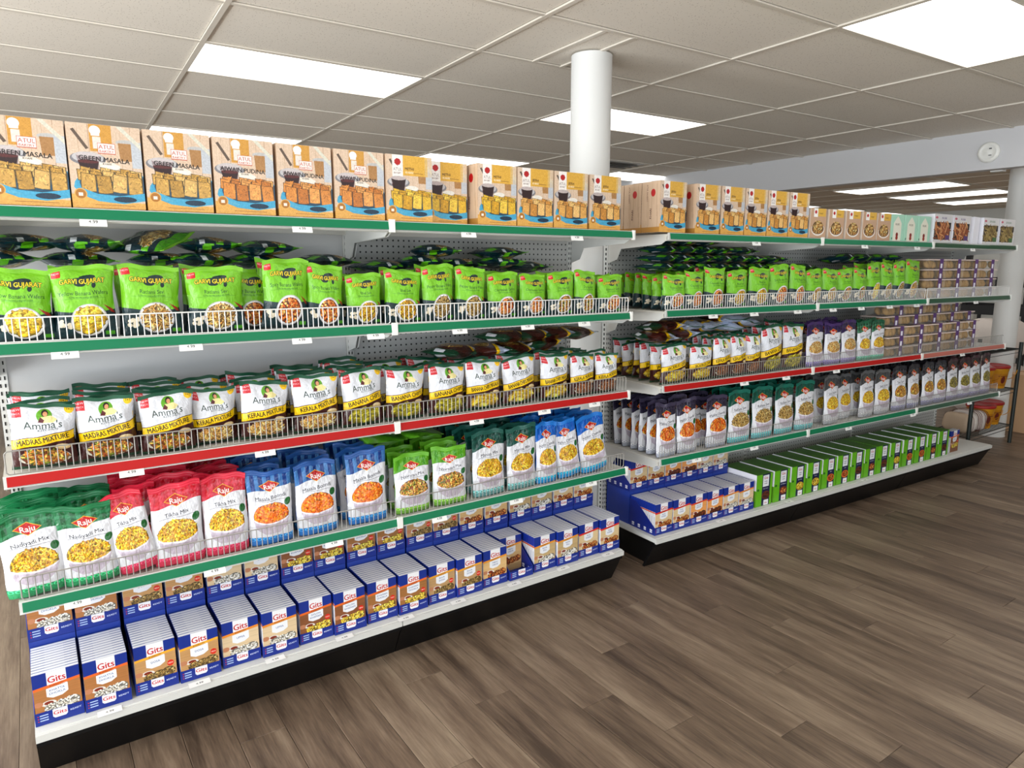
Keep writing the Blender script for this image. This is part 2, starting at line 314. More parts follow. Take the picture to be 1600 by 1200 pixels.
def art_khari(kind, w=320):
    A = 1.26; c = Cv(w, A, (228, 208, 188)); g = c.rg
    for i in range(7): c.rect(i/7, 0, i/7+.004, .9, (180, 150, 124))
    for i in range(60): x = g.rand(); c.rect(x, g.rand(), x+.006, g.rand()+.4, (238, 220, 202), .5)
    c.poly([(0, 1.05), (.4, 1.14), (1, 1.16), (1, A), (0, A)], (232, 188, 108)); c.rect(.3, 1.20, .85, 1.21, (180, 130, 60))
    c.ell(.26, .52, .24, .10, (150, 150, 156)); c.ell(.26, .50, .21, .085, (206, 206, 210))
    c.poly([(.10, .46), (.42, .46), (.38, .72), (.16, .72)], (172, 160, 164)); c.poly([(.12, .56), (.40, .56), (.36, .72), (.17, .72)], (64, 22, 28)); c.ell(.26, .46, .16, .035, (214, 208, 210)); c.ell(.26, .56, .14, .028, (110, 50, 50))
    c.poly([(.06, .1), (.10, .08), (.28, .36), (.24, .38)], (120, 104, 92))
    c.ell(.79, .24, .14, .045, (206, 206, 206)); c.poly([(.68, .25), (.90, .25), (.88, .52), (.70, .52)], (190, 150, 100)); c.rect(.86, .22, 1.0, .62, (206, 212, 220)); c.ell(.55, .62, .14, .05, (240, 238, 232))
    c.poly([(.66, 0), (.74, 0), (1.0, .26), (1.0, .34)], (226, 226, 214))
    if kind in ('gm', 'aj'):
        c.rect(.30, 0, .60, .40, (218, 172, 84)); c.ell(.38, .09, .075, .07, (250, 250, 250)); c.rect(.325, .11, .44, .17, (250, 250, 250)); c.rect(.34, .18, .45, .36, (236, 230, 224))
        c.rect(.40, .27, .64, .43, (206, 110, 90)); c.rect(.405, .275, .635, .42, (248, 244, 240)); c.text('ATUL', .52, .325, .085, (200, 80, 70), 0, 0, 1.0); c.text('BAKERY', .52, .392, .05, (200, 80, 70), 0, 0, 1.1)
        pass
    else:
        c.rect(.36, .0, .90, .38, (230, 190, 88)); c.rect(.84, .0, 1.0, .38, (226, 208, 180), .55); c.rect(.13, .0, .36, .42, (248, 246, 244))
        for q in range(7): c.ell(.245+.035*math.cos(q*.9), .13+.035*math.sin(q*.9), .035, .03, (196, 24, 32))
        c.rect(.24, .15, .25, .21, (196, 24, 32)); c.text('ATUL', .245, .27, .085, (150, 130, 124), 0, 0, .9); c.text('BAKERY', .245, .34, .045, (150, 130, 124))
        c.text('METHI' if kind == 'me' else 'JEERA', .50, .25, .07, (70, 40, 16), 0, .02); c.text('KHARI', .50, .32, .06, (250, 240, 220), 0, .02); c.rect(.58, .325, .8, .335, (150, 110, 40))
        c.poly([(.10, .44), (.42, .44), (.38, .62), (.16, .62)], (60, 20, 24)); c.ell(.26, .44, .16, .04, (206, 196, 196))
    c.ell(.62, .92, .57, .25, (86, 178, 214)); c.ell(.62, .88, .50, .20, (40, 96, 124)); 
    puffs(c, kind)
    c.poly([(.06, .86), (.14, .96), (.35, 1.04), (.65, 1.06), (1.0, 1.0), (1.0, 1.12), (.7, 1.18), (.35, 1.15), (.12, 1.05), (.04, .95)], (92, 184, 218)); c.ell(.72, 1.11, .16, .045, (24, 70, 96)); c.ell(.3, 1.08, .1, .02, (110, 188, 216), .2)
    if kind in ('gm', 'aj'):
        c.text('GREEN MASALA' if kind == 'gm' else 'AJWAIN PUDINA', .48, .515, .10, (30, 16, 14), .03, .022, .97); c.rect(.40, .56, .62, .60, (240, 236, 226)); c.text('KHARI', .51, .58, .04, (90, 60, 40))
    c.noise(14)
    c.ell(.12, 1.05, .085, .085, (232, 190, 110)); c.ell(.12, 1.05, .07, .07, (190, 136, 50)); c.rect(.09, 1.03, .15, 1.08, (245, 240, 230)); c.a *= np.array([.97, .96, .95]); return c
def art_khari_side():
    c = Cv(128, 1.9, (218, 194, 170)); g = c.rg
    for i in range(40): x = g.rand(); c.rect(x, g.rand()*1.6, x+.012, g.rand()*1.9, (180, 152, 126), .5)
    c.rect(0, 1.7, 1, 1.9, (198, 152, 80)); c.ell(.62, .42, .12, .14, (196, 26, 34)); c.text('ATUL BAKERY', .30, .42, .10, (150, 120, 106), math.pi/2); c.text('KHARI', .5, 1.2, .14, (90, 50, 40), -math.pi/2); return c
def art_small(kind, w=200):
    c = Cv(w, 1.2, (206, 176, 150))
    if kind == 'to':
        c.rect(.2, 0, .45, .35, (246, 244, 242)); c.ell(.32, .15, .07, .07, (196, 30, 34)); c.rect(.45, 0, .95, .32, (228, 190, 92)); c.text('TOAST', .66, .2, .08, (60, 40, 20))
        c.ell(.5, .85, .42, .26, (240, 236, 230)); c.ell(.5, .83, .38, .22, (150, 110, 84)); c.food(.5, .76, .34, .26, 'noodle', 70)
    if kind == 'mi':
        c.a[:] = (186, 226, 206); c.poly([(.2, 1.2), (.2, .4), (.35, .22), (.5, .08), (.65, .22), (.8, .4), (.8, 1.2)], (238, 236, 222)); c.text('RUSK', .5, .45, .13, (110, 110, 90)); c.ell(.5, .92, .09, .1, (150, 40, 24)); c.ell(.5, 1.06, .09, .1, (170, 60, 30)); c.rect(.1, 1.05, .16, 1.14, (60, 100, 70))
    if kind in ('wi', 'wj'):
        c.a[:] = (226, 224, 224); c.text('RUSK' if kind == 'wi' else 'STICKS', .55, .16, .12, (110, 90, 150) if kind == 'wi' else (90, 140, 100)); c.ell(.12, .15, .07, .05, (214, 120, 140)); c.rect(.04, .34, .92, 1.08, (60, 34, 20))
        for _ in range(90): c.ell(.08+.8*c.rg.rand(), .4+.62*c.rg.rand(), .15, .028, [(196, 130, 80), (160, 92, 50), (220, 170, 120)][c.rg.randint(3)] if kind == 'wi' else [(160, 140, 80), (130, 108, 56), (186, 166, 110)][c.rg.randint(3)], c.rg.rand()*2.2)
        c.rect(.68, .88, .92, 1.08, (110, 80, 140) if kind == 'wi' else (90, 130, 80)); c.rect(.86, .34, .95, .6, (30, 30, 40))
    return c
def art_green(i, w=192):
    A = 1.3; c = Cv(w, A, (124, 196, 36)); c.rect(.36, .0, .86, A, (24, 36, 90)); c.rect(.40, .05, .78, .52, (240, 242, 246)); c.text('Gits', .59, .16, .15, (196, 40, 44), 0, .01); c.text('ready', .59, .30, .08, (90, 90, 110)); c.text('meals', .59, .39, .08, (90, 90, 110))
    c.text(['Palak Paneer', 'Dal Makhani', 'Dal Tadka', 'Paneer', 'Chole'][i], .6, .60, .065, (230, 230, 240))
    c.ell(.62, .88, .26, .17, [(120, 60, 40), (130, 66, 40), (214, 180, 40), (224, 186, 40), (226, 130, 50)][i]); c.food(.62, .87, .2, .12, ['choc', 'nut', 'chip', 'cube', 'orange'][i], 40)
    c.rect(.5, 1.08, .80, A, (246, 246, 248)); c.text('Gits', .65, 1.2, .1, (196, 60, 60)); c.ell(.12, .62, .07, .05, (40, 120, 40)); return c

ART = {}
for k, (n, f) in dict(ybw=('Yellow Banana Wafers', 'chip'), rat=('Ratlami Sev', 'noodle'), spb=('Spicy Banana Wafers', 'nut'), bhs=('Bhel Sev', 'ywl'), pep=('Pepper Banana Wafers', 'tan'),
                      chp=('Champakali Gathiya', 'nut'), dry=('Dry Kachori', 'mix'), gth=('Gujarati Chevdo', 'nut')).items():
    ART[k] = art_lime(n, f).material('lime_bag_print_'+k, .38, .03, .17)
ART['limeback'] = art_lime_back().material('lime_bag_back_print', .3, .1, .25)
for k, (n, f) in dict(mad=('MADRAS MIXTURE', 'mix'), ker=('KERALA MIXTURE', 'noodle'), ban=('BANANA CHIPS', 'gchip'), bcm=('BANANA CHIPS MASALA', 'chip'), mur=('KERALA MURUKKU', 'brown'), jac=('JACKFRUIT CHIPS', 'chip')).items():
    ART[k] = art_white(n, f).material('white_bag_print_'+k, .38, .03, .17)
ART['whiteback'] = art_white_back().material('white_bag_back_print', .3, .1, .25)
RJ = dict(nad=('Nadiyadi Mix', 'ywl', (18, 110, 62), (120, 190, 150), (70, 170, 120), 'check'), tik=('Tikha Mix', 'ywl', (206, 24, 52), (236, 120, 140), (222, 80, 110), 'check'),
          boo=('Masala Boondi', 'ball', (26, 78, 150), (110, 170, 220), (70, 140, 206), 'stripe'), nav=('Navratan Mix', 'mix', (96, 170, 36), (150, 206, 70), (140, 190, 90), 'plain'),
          man=('Manisa Mix', 'ywl', (24, 84, 74), (60, 130, 118), (130, 180, 180), 'check'), nyl=('Nylon Chevdo', 'ywl', (16, 110, 200), (50, 150, 226), (60, 170, 226), 'plain'),
          mak=('Makkai Chevdo', 'orange', (56, 50, 74), (84, 78, 104), (190, 194, 206), 'check'), rsv=('Ratlami Sev', 'tan', (10, 98, 82), (30, 124, 104), (120, 200, 206), 'plain'),
          gry=('Soya Sticks', 'ywl', (84, 86, 88), (120, 122, 124), (200, 204, 210), 'plain'), bck=('Tam Tam', 'mix', (26, 24, 34), (150, 150, 160), (150, 150, 180), 'check'),
          mrn=('Bhakar Wadi', 'olive', (56, 22, 34), (96, 50, 60), (150, 146, 176), 'plain'), pur=('Tikha Sev', 'noodle', (58, 34, 92), (88, 60, 124), (150, 140, 190), 'plain'), gch=('Green Chevdo', 'ywl', (14, 84, 54), (150, 200, 170), (110, 190, 160), 'check'))
for k, (n, f, a, b, d, md) in RJ.items():
    ART[k] = art_raju(n, f, a, b, d, md).material('pouch_print_'+k, .24, .1, .2)
    ART[k+'_b'] = mat('pouch_back_'+k, tuple(v/255 for v in a), .3, coat=.05, bump=.2, bscale=9)
for k in ('gm', 'aj', 'me', 'je'): ART[k] = art_khari(k).material('khari_box_print_'+k, .38, .1)
ART['kside'] = art_khari_side().material('khari_box_side_print', .4)
for k in ('to', 'mi', 'wi', 'wj'): ART[k] = art_small(k).material('small_box_print_'+k, .4, .1)
for k in GF: ART['g_'+k] = art_gits(k).material('carton_print_'+k, .38, .05)
ART['lip'] = art_lip().material('tray_lip_print', .4); ART['tside'] = art_tray_side().material('tray_side_print', .45)
ART['ctop'] = art_carton_top().material('carton_top_print', .45); ART['cside'] = art_carton_side().material('carton_side_print', .45)
for i in range(5): ART['v%d' % i] = art_green(i).material('green_carton_print_%d' % i, .4)
c_ = Cv(64, .42, (244, 244, 242)); c_.text('4.99', .5, .2, .2, (90, 90, 90)); ART['tag'] = c_.material('price_tag_print', .5)

# ------------------------------------------------------------------ plain materials
M_white = mat('white_enamel', (.80, .80, .785), .42); M_shelf = mat('shelf_enamel', (.80, .79, .76), .4); M_grey = mat('grey_enamel', (.73, .73, .73), .45)
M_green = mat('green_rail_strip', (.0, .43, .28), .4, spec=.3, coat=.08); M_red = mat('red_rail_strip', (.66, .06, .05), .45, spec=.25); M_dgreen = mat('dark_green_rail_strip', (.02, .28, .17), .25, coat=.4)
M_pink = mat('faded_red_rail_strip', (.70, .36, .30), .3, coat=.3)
M_black = mat('black_kick_enamel', (.035, .035, .04), .45, spec=.25); M_wire = mat('white_wire', (.88, .88, .87), .35); M_steel = mat('zinc_wire', (.60, .59, .57), .35, metal=.3)
M_slot = mat('slot_shadow_gap', (.06, .06, .06), .8); M_clip = mat('white_plastic_clip', (.9, .9, .88), .35)
M_wall = mat('wall_paint', (.84, .84, .82), .7, bump=.05, bscale=300); M_beam = mat('beam_paint', (.80, .80, .81), .6); M_pole = mat('column_paint', (.86, .86, .85), .5)
M_bark = mat('box_kraft', (.72, .58, .44), .7); M_blue = mat('tray_blue_card', (.09, .20, .56), .45); M_kside = mat('box_top_card', (.84, .78, .72), .5)
M_gbox = mat('green_card', (.36, .60, .12), .45); M_gtop = mat('green_card_top', (.25, .46, .10), .45); M_whitecard = mat('white_card', (.9, .9, .93), .5)

def pegboard():
    m = mat('pegboard_enamel', (.72, .72, .71), .5); nt = m.node_tree; b = nt.nodes['Principled BSDF']
    tc = nt.nodes.new('ShaderNodeTexCoord'); sp = nt.nodes.new('ShaderNodeSeparateXYZ'); nt.links.new(tc.outputs['Object'], sp.inputs[0])
    def M(op, a, bb=None):
        n = nt.nodes.new('ShaderNodeMath'); n.operation = op
        for i, q in enumerate((a, bb)):
            if q is None: continue
            if isinstance(q, (int, float)): n.inputs[i].default_value = q
            else: nt.links.new(q, n.inputs[i])
        return n.outputs[0]
    d = []
    for ax in ('X', 'Z'):
        f = M('FRACT', M('DIVIDE', sp.outputs[ax], .0254)); s_ = M('SUBTRACT', f, .5); d.append(M('MULTIPLY', s_, s_))
    r = M('LESS_THAN', M('ADD', d[0], d[1]), .026)
    mx = nt.nodes.new('ShaderNodeMix'); mx.data_type = 'RGBA'; nt.links.new(r, mx.inputs['Factor'])
    mx.inputs['A'].default_value = (*S((.70, .70, .69)), 1); mx.inputs['B'].default_value = (.01, .01, .01, 1)
    nt.links.new(mx.outputs['Result'], b.inputs['Base Color']); return m
M_peg = pegboard()

def wood():
    m = mat('vinyl_plank', (.4, .35, .3), .42); nt = m.node_tree; b = nt.nodes['Principled BSDF']; N = nt.nodes.new; L = nt.links.new
    tc = N('ShaderNodeTexCoord'); oi = N('ShaderNodeObjectInfo'); ge = N('ShaderNodeNewGeometry')
    ad = N('ShaderNodeVectorMath'); ad.operation = 'ADD'
    cmb = N('ShaderNodeCombineXYZ'); mu = N('ShaderNodeMath'); mu.operation = 'MULTIPLY'; mu.inputs[1].default_value = 57; L(oi.outputs['Random'], mu.inputs[0]); L(mu.outputs[0], cmb.inputs[0]); L(mu.outputs[0], cmb.inputs[1])
    L(ge.outputs['Position'], ad.inputs[0]); L(cmb.outputs[0], ad.inputs[1])
    mp = N('ShaderNodeMapping'); mp.inputs['Scale'].default_value = (14, 1.3, 1); L(ad.outputs[0], mp.inputs['Vector'])
    n1 = N('ShaderNodeTexNoise'); n1.inputs['Scale'].default_value = 1.0; n1.inputs['Detail'].default_value = 8; n1.inputs['Roughness'].default_value = .65; L(mp.outputs[0], n1.inputs['Vector'])
    mp2 = N('ShaderNodeMapping'); mp2.inputs['Scale'].default_value = (150, 9, 1); L(ad.outputs[0], mp2.inputs['Vector'])
    n2 = N('ShaderNodeTexNoise'); n2.inputs['Scale'].default_value = 1.0; n2.inputs['Detail'].default_value = 4; L(mp2.outputs[0], n2.inputs['Vector'])
    def math_(op, a, bb):
        n = N('ShaderNodeMath'); n.operation = op
        for i, q in enumerate((a, bb)):
            if isinstance(q, (int, float)): n.inputs[i].default_value = q
            else: L(q, n.inputs[i])
        return n.outputs[0]
    v = math_('ADD', math_('MULTIPLY', n1.outputs['Fac'], 1.35), math_('MULTIPLY', n2.outputs['Fac'], .42)); v = math_('ADD', v, math_('MULTIPLY', oi.outputs['Random'], .22)); v = math_('SUBTRACT', v, .49)
    cr = N('ShaderNodeValToRGB'); cr.color_ramp.elements[0].position = .22; cr.color_ramp.elements[0].color = (*S(PLK[0]), 1); cr.color_ramp.elements[1].position = .82; cr.color_ramp.elements[1].color = (*S(PLK[2]), 1)
    e = cr.color_ramp.elements.new(.5); e.color = (*S(PLK[1]), 1)
    L(v, cr.inputs[0]); L(cr.outputs[0], b.inputs['Base Color'])
    bp = N('ShaderNodeBump'); bp.inputs['Strength'].default_value = .25; bp.inputs['Distance'].default_value = .002; L(n2.outputs['Fac'], bp.inputs['Height']); L(bp.outputs[0], b.inputs['Normal'])
    return m
PLK = [(.26, .205, .165), (.42, .35, .29), (.56, .49, .415)]
M_wood = wood()
def tile_mat():
    m = mat('mineral_tile', (.80, .77, .72), .85); nt = m.node_tree; b = nt.nodes['Principled BSDF']; N = nt.nodes.new; L = nt.links.new
    ge = N('ShaderNodeNewGeometry'); vo = N('ShaderNodeTexVoronoi'); vo.inputs['Scale'].default_value = 75; L(ge.outputs['Position'], vo.inputs['Vector'])
    cr = N('ShaderNodeValToRGB'); cr.color_ramp.elements[0].position = .10; cr.color_ramp.elements[0].color = (*S((.66, .62, .57)), 1); cr.color_ramp.elements[1].position = .22; cr.color_ramp.elements[1].color = (*S((.90, .875, .83)), 1)
    L(vo.outputs['Distance'], cr.inputs[0]); L(cr.outputs[0], b.inputs['Base Color']); return m
M_tile = tile_mat(); M_tbar = mat('grid_bar_enamel', (.84, .81, .76), .5)
M_lamp = mat('lit_diffuser', (.9, .9, .9), .6, emit=(1, .985, .95), es=LAMP)

# ------------------------------------------------------------------ the room
CH = 2.676; BCH = 2.45; BX = 4.24
X0, X1, Y0, Y1 = -6.6, 9.7, -6.6, 7.2
b = MB(); b.box(X0, X1, Y0, Y1, -.12, -.006); floor = b.obj('floor', mat('floor_base', (.12, .10, .085), .6)); floor['kind'] = 'structure'
# vinyl planks laid along Y: the large ones singly, the far ones joined
PW = .152; PL = 1.22
pm = {}
def plank_mesh(L_):
    k = round(L_, 3)
    if k not in pm:
        q = MB(); g = .0006; e = .0016; x0, x1, y0, y1 = g, PW-g, g, L_-g
        q.box(x0, x1, y0, y1, -.006, -.0012)
        q.quad([(x0+e, y0+e, 0), (x1-e, y0+e, 0), (x1-e, y1-e, 0), (x0+e, y1-e, 0)])
        for a, c in (((x0, y0), (x1, y0)), ((x1, y0), (x1, y1)), ((x1, y1), (x0, y1)), ((x0, y1), (x0, y0))):
            f = lambda p: (min(max(p[0], x0+e), x1-e), min(max(p[1], y0+e), y1-e), 0)
            q.quad([(*a, -.0012), (*c, -.0012), f(c), f(a)])
        pm[k] = q.mesh('plank', [M_wood])
    return pm[k]
rest = MB(); npl = 0
for i in range(int((X1-X0)/PW)):
    x = X0+i*PW; off = (i*.47+.13*(i % 3)) % 1.0*PL; y = Y0-off
    while y < Y1:
        a = max(y, Y0); c = min(y+PL, Y1); xm = x+PW/2
        if c-a > .05:
            vis = (-2.5 < xm < 6.5 and c > -2.6-(.0 if xm < 0 else 0) and a < .35)
            if vis and xm < 0 and c < -1.75 and False: vis = False
            dx, dy = xm-CX, (a+c)/2-CY
            if vis and npl < 260:
                fw = dx*math.sin(YAW)+dy*math.cos(YAW); lt = dx*math.cos(YAW)-dy*math.sin(YAW)
                if fw > .2 and abs(lt) < fw*.9+.9:
                    put('plank', plank_mesh(c-a), floor, (x, a, 0)); npl += 1; y += PL; continue
            g = .0006; rest.box(x+g, x+PW-g, a+g, c-g, -.006, 0)
        y += PL
rest.obj('outer_plank', M_wood, floor, kind='stuff')

ceil = MB(); ceil.box(X0, BX, Y0, Y1, CH+.02, CH+.12); ceil = ceil.obj('ceiling', M_wall); ceil['kind'] = 'structure'
OA = -.0357; OX, OY = .8723, -.3977
CM = Matrix.Translation((OX, OY, 0)) @ Matrix.Rotation(OA, 4, 'Z')
tm = MB(); tm.box(.012, 1.208, .012, .598, CH+.006, CH+.018); tm = tm.mesh('tile', [M_tile])
lights = {(-2, 3), (-2, 7), (0, 3), (0, 7), (0, -1), (-2, -1), (-4, 3), (-4, -1), (-4, 7), (0, -5), (-2, -5), (-4, -5), (2, -5), (2, 7), (2, -1)}
vent_cell = None
for i in range(-6, 3):
    for j in range(-10, 13):
        c = CM @ Vector((i*1.22, j*.61, 0)); e = CM @ Vector((i*1.22+1.22, j*.61+.61, 0))
        if (i, j) in lights or c.x < X0+.05 or e.x > BX+.45 or c.y < Y0+.1 or e.y > Y1-.05: continue
        put('tile', tm, ceil, c, (0, 0, OA))
nb = 0
for i in range(-6, 4):
    a = CM @ Vector((i*1.22, -10*.61, 0)); 
    if a.x < X0+.1: continue
    q = MB(); q.box(-.012, .012, 0, 22*.61, CH-.004, CH+.004); q.box(-.002, .002, 0, 22*.61, CH+.004, CH+.018)
    put('main_grid_bar', q.mesh('main_grid_bar', [M_tbar]), ceil, a, (0, 0, OA))
for j in range(-9, 13):
    a = CM @ Vector((-5*1.22, j*.61, 0)); q = MB(); q.box(0, 8*1.22, -.012, .012, CH-.003, CH+.004)
    put('cross_grid_bar', q.mesh('cross_grid_bar', [M_tbar]), ceil, a, (0, 0, OA))
for i in (-.715, -.562):
    q = MB(); q.box(-.011, .011, 0, .61, CH-.004, CH+.004); put('short_grid_bar', q.mesh('short_grid_bar', [M_tbar]), ceil, CM @ Vector((i*1.22, 1*.61+.0, 0)), (0, 0, OA))

def light_fixture(M, w, d, z, label, group='lit ceiling panels'):
    t = empty('ceiling_light', label, 'ceiling light', group, M @ Matrix.Translation((0, 0, z)))
    q = MB(); q.box(.014, w-.014, .014, d-.014, .0, .006); q.obj('diffuser', M_lamp, t)
    q = MB()
    for (a, b_, c, d_) in ((.008, w-.008, .008, .016), (.008, w-.008, d-.016, d-.008), (.008, .016, .016, d-.016), (w-.016, w-.008, .016, d-.016)): q.box(a, b_, c, d_, -.004, .012)
    q.obj('frame', M_tbar, t); return t
LL = {(-2, 3): 'long lit ceiling panel above the green masala boxes, largest over near unit', (-2, 7): 'lit ceiling panel just above the tops of the near boxes, half hidden',
      (0, 3): 'lit ceiling panel partly hidden behind the round white column', (0, 7): 'lit ceiling panel low above the yellow puff boxes beside the column', (0, -1): 'largest lit ceiling panel, cut by the picture top corner'}
for (i, j) in sorted(lights):
    light_fixture(CM @ Matrix.Translation((i*1.22, j*.61, 0)), 1.22, .61, CH, LL.get((i, j), 'lit ceiling panel outside the view, row %s of column %s' % (ORD[(j+10) % 20], ORD[(i+6) % 20])))
# ceiling beyond the beam, lower
bc = MB(); bc.box(BX+.12, X1, Y0, Y1, BCH, BCH+.1); bc = bc.obj('ceiling_back', mat('back_ceiling_tile', (.84, .78, .70), .85)); bc['kind'] = 'structure'
for k in range(1, 9):
    q = MB(); q.box(BX+.12, X1, -2.6+k*1.22-.01, -2.6+k*1.22+.01, BCH-.004, BCH); q.obj('cross_grid_bar', M_tbar, bc)
for k in range(8):
    q = MB(); q.box(4.75+k*.61-.01, 4.75+k*.61+.01, -3, Y1, BCH-.004, BCH); q.obj('main_grid_bar', M_tbar, bc)
BL = [(5.40, 1.06), (6.62, 1.06), (7.84, 1.06), (6.62, 3.50), (7.84, 3.50), (9.0, 3.50), (5.4, 3.50), (5.4, -1.4), (7.8, -1.4)]
BN = ['lit panel in the back room nearest the white beam', 'middle lit panel of the back room row beside the far column', 'farthest lit panel of the back room row ending at the far column',
      'lit panel low behind the small toast boxes, mostly hidden', 'second of the low lit panels above the small toast boxes', 'third low lit panel above the toast boxes, nearest the back wall', 'back room lit panel hidden behind the beam', 'back room lit panel outside the view by the storefront', 'back room lit panel outside the view, deeper in']
for (x, y), n in zip(BL, BN): light_fixture(Matrix.Translation((x, y, 0)) , .61, 1.22, BCH-.012, n, 'lit panels of the back room')
beam = MB(); beam.box(BX, BX+.12, Y0, Y1, 2.37, CH+.12); beam = beam.obj('beam', M_beam); beam['kind'] = 'structure'
tag(beam, 'pale grey ceiling beam crossing behind the far shelves')
def wall(name, x0, x1, y0, y1, holes=None):
    q = MB(); q.box(x0, x1, y0, y1, 0, 2.8); o = q.obj(name, M_wall); o['kind'] = 'structure'; return o
wall('wall_back', X0, X1, Y1, Y1+.1); wall('wall_right', X1, X1+.1, Y0, Y1)
# storefront walls: low sill, header and glazing (behind the camera)
for nm, ax in (('wall_left', 0), ('wall_front', 1)):
    q = MB()
    lo, hi = (Y0, Y1) if ax == 0 else (X0, X1)
    def bx(a, c, z0, z1):
        if ax == 0: q.box(X0-.1, X0, a, c, z0, z1)
        else: q.box(a, c, Y0-.1, Y0, z0, z1)
    wlo, whi = (-4.6, 2.2) if ax == 0 else (-5.8, 2.8)
    bx(lo, wlo, 0, 2.8); bx(whi, hi, 0, 2.8); bx(wlo, whi, 0, .4); bx(wlo, whi, 2.5, 2.8)
    q.obj(nm, M_wall)['kind'] = 'structure'
    q = MB(); n = 4
    for k in range(n+1):
        c = wlo+(whi-wlo)*k/n
        if ax == 0: q.box(X0-.08, X0-.02, c-.025, c+.025, .4, 2.5)
        else: q.box(c-.025, c+.025, Y0-.08, Y0-.02, .4, 2.5)
    w_ = q.obj('window_1' if ax == 0 else 'window_2', mat('aluminium_frame', (.6, .6, .6), .4, metal=.7)); w_['kind'] = 'structure'

def column(name, x, y, r, z1, label):
    q = MB(); q.lathe([(0, 0), (r+.004, 0), (r+.004, .005), (r, .006), (r, z1), (0, z1)], 48); o = q.obj(name, M_pole, smooth=True)
    o.location = (x, y, 0); o.data.set_sharp_from_angle(angle=.6); tag(o, label, 'column', 'round white columns', 'structure'); return o
column('column', .236, .59, .108, CH-.002, 'round white column rising behind the gap between the two shelf units')
column('column', 5.10, .285, .1, BCH-.002, 'round white column past the far end of the shelves')
# smoke detector on the beam, small box under it
t = empty('smoke_detector', 'round white smoke detector on the pale beam above the far column', 'detector', None, Matrix.Translation((BX, .24, 2.505)) @ Matrix.Rotation(-math.pi/2, 4, 'Y'))
q = MB(); q.lathe([(0, .0), (.082, .0), (.082, .012), (.074, .022), (.058, .028), (.056, .026), (.03, .034), (0, .036)], 32); q.obj('cover', M_clip, t, True)
q = MB(); q.box(.02, .03, -.03, -.012, .034, .038); q.box(-.03, -.024, -.032, -.012, .034, .038); q.obj('vent_slot', mat('detector_slot', (.35, .35, .35), .5), t)
t = empty('sensor_box', 'small white sensor hanging under the pale beam by the far column', 'sensor', None, Matrix.Translation((BX+.16, .22, 2.362)))
q = MB(); q.box(-.05, .05, -.06, .06, .04, .085); q.obj('mount', M_clip, t); q = MB(); q.box(-.035, .035, -.045, .045, .0, .04); q.obj('housing', M_clip, t)
# air vent
t = empty('air_vent', 'white ceiling air vent with dark slots right of the near column', 'air vent', None, CM @ Matrix.Translation((1.42*1.22, 6.05*.61, CH-.006)))
q = MB(); q.box(0, .56, 0, .36, .002, .006); q.obj('vent_plate', M_white, t)
for k in range(3):
    q = MB(); q.quad([(.03, .05+.1*k, -.004), (.53, .05+.1*k, -.004), (.53, .10+.1*k, .0015), (.03, .10+.1*k, .0015)]); q.box(.03, .53, .05+.1*k, .09+.1*k, -.012, -.010); q.obj('vent_blade', mat('vent_black', (.05, .05, .05), .5), t)

# ------------------------------------------------------------------ gondola shelving
ZS = [1.736, 1.362, .986, .606]; ZB = .179; SEC = 1.22; DEP = .4435
G2M = Matrix.Translation((.2277, -.0003, 0)) @ Matrix.Rotation(-.0438, 4, 'Z')
I4 = Matrix.Identity(4)
UN = {'near': (Matrix.Translation((-2.44, 0, 0)), 2), 'far': (G2M, 3)}
wire_m = {}
def wire_mesh(h):
    k = round(h, 3)
    if k not in wire_m: q = MB(); q.tube((0, 0, 0), (0, 0, h), .0015, 5); wire_m[k] = q.mesh('wire', [M_wire])
    return wire_m[k]
TAGS = {('near', 0): [-2.156, -1.552, -.899, -.349], ('near', 1): [-2.258, -1.924, -1.572, -1.30, -.944, -.612, -.299], ('near', 2): [-2.119, -1.717, -.869, -.519, -.227],
        ('near', 3): [-2.295, -1.904, -1.49, -1.049, -.669, -.237], ('near', 4): [-2.241, -1.975, -1.721, -1.46, -1.201, -.957, -.667, -.386, -.103],
        ('far', 0): [.64, 1.639, 2.234, 2.971], ('far', 1): [.335, .656, 1.032, 1.368, 1.659, 1.974, 2.298, 3.103], ('far', 2): [.609, .969, 1.452, 2.99], ('far', 3): [.264, .725, 1.632, 2.40, 3.181], ('far', 4): [.5, 1.1, 1.9]}
tagq = MB(); tagq.quad([(-.034, -.012, -.046), (.034, -.012, -.046), (.034, -.004, -.020), (-.034, -.004, -.020)], 0, [(0, 0), (1, 0), (1, 1), (0, 1)])
tagq.quad([(-.034, -.0108, -.046), (-.034, -.0028, -.020), (.034, -.0028, -.020), (.034, -.0108, -.046)], 1); tag_me = tagq.mesh('price_tag', [ART['tag'], M_whitecard])
tagq = MB(); tagq.quad([(-.034, -.004, .003), (.034, -.004, .003), (.034, .022, .0065), (-.034, .022, .0065)], 0, [(0, 0), (1, 0), (1, 1), (0, 1)]); tagq.quad([(-.034, -.004, .0022), (-.034, .022, .0022), (.034, .022, .0022), (.034, -.004, .0022)], 1); tag_flat = tagq.mesh('price_tag', [ART['tag'], M_whitecard])
SN = ['top', 'second', 'third', 'fourth']
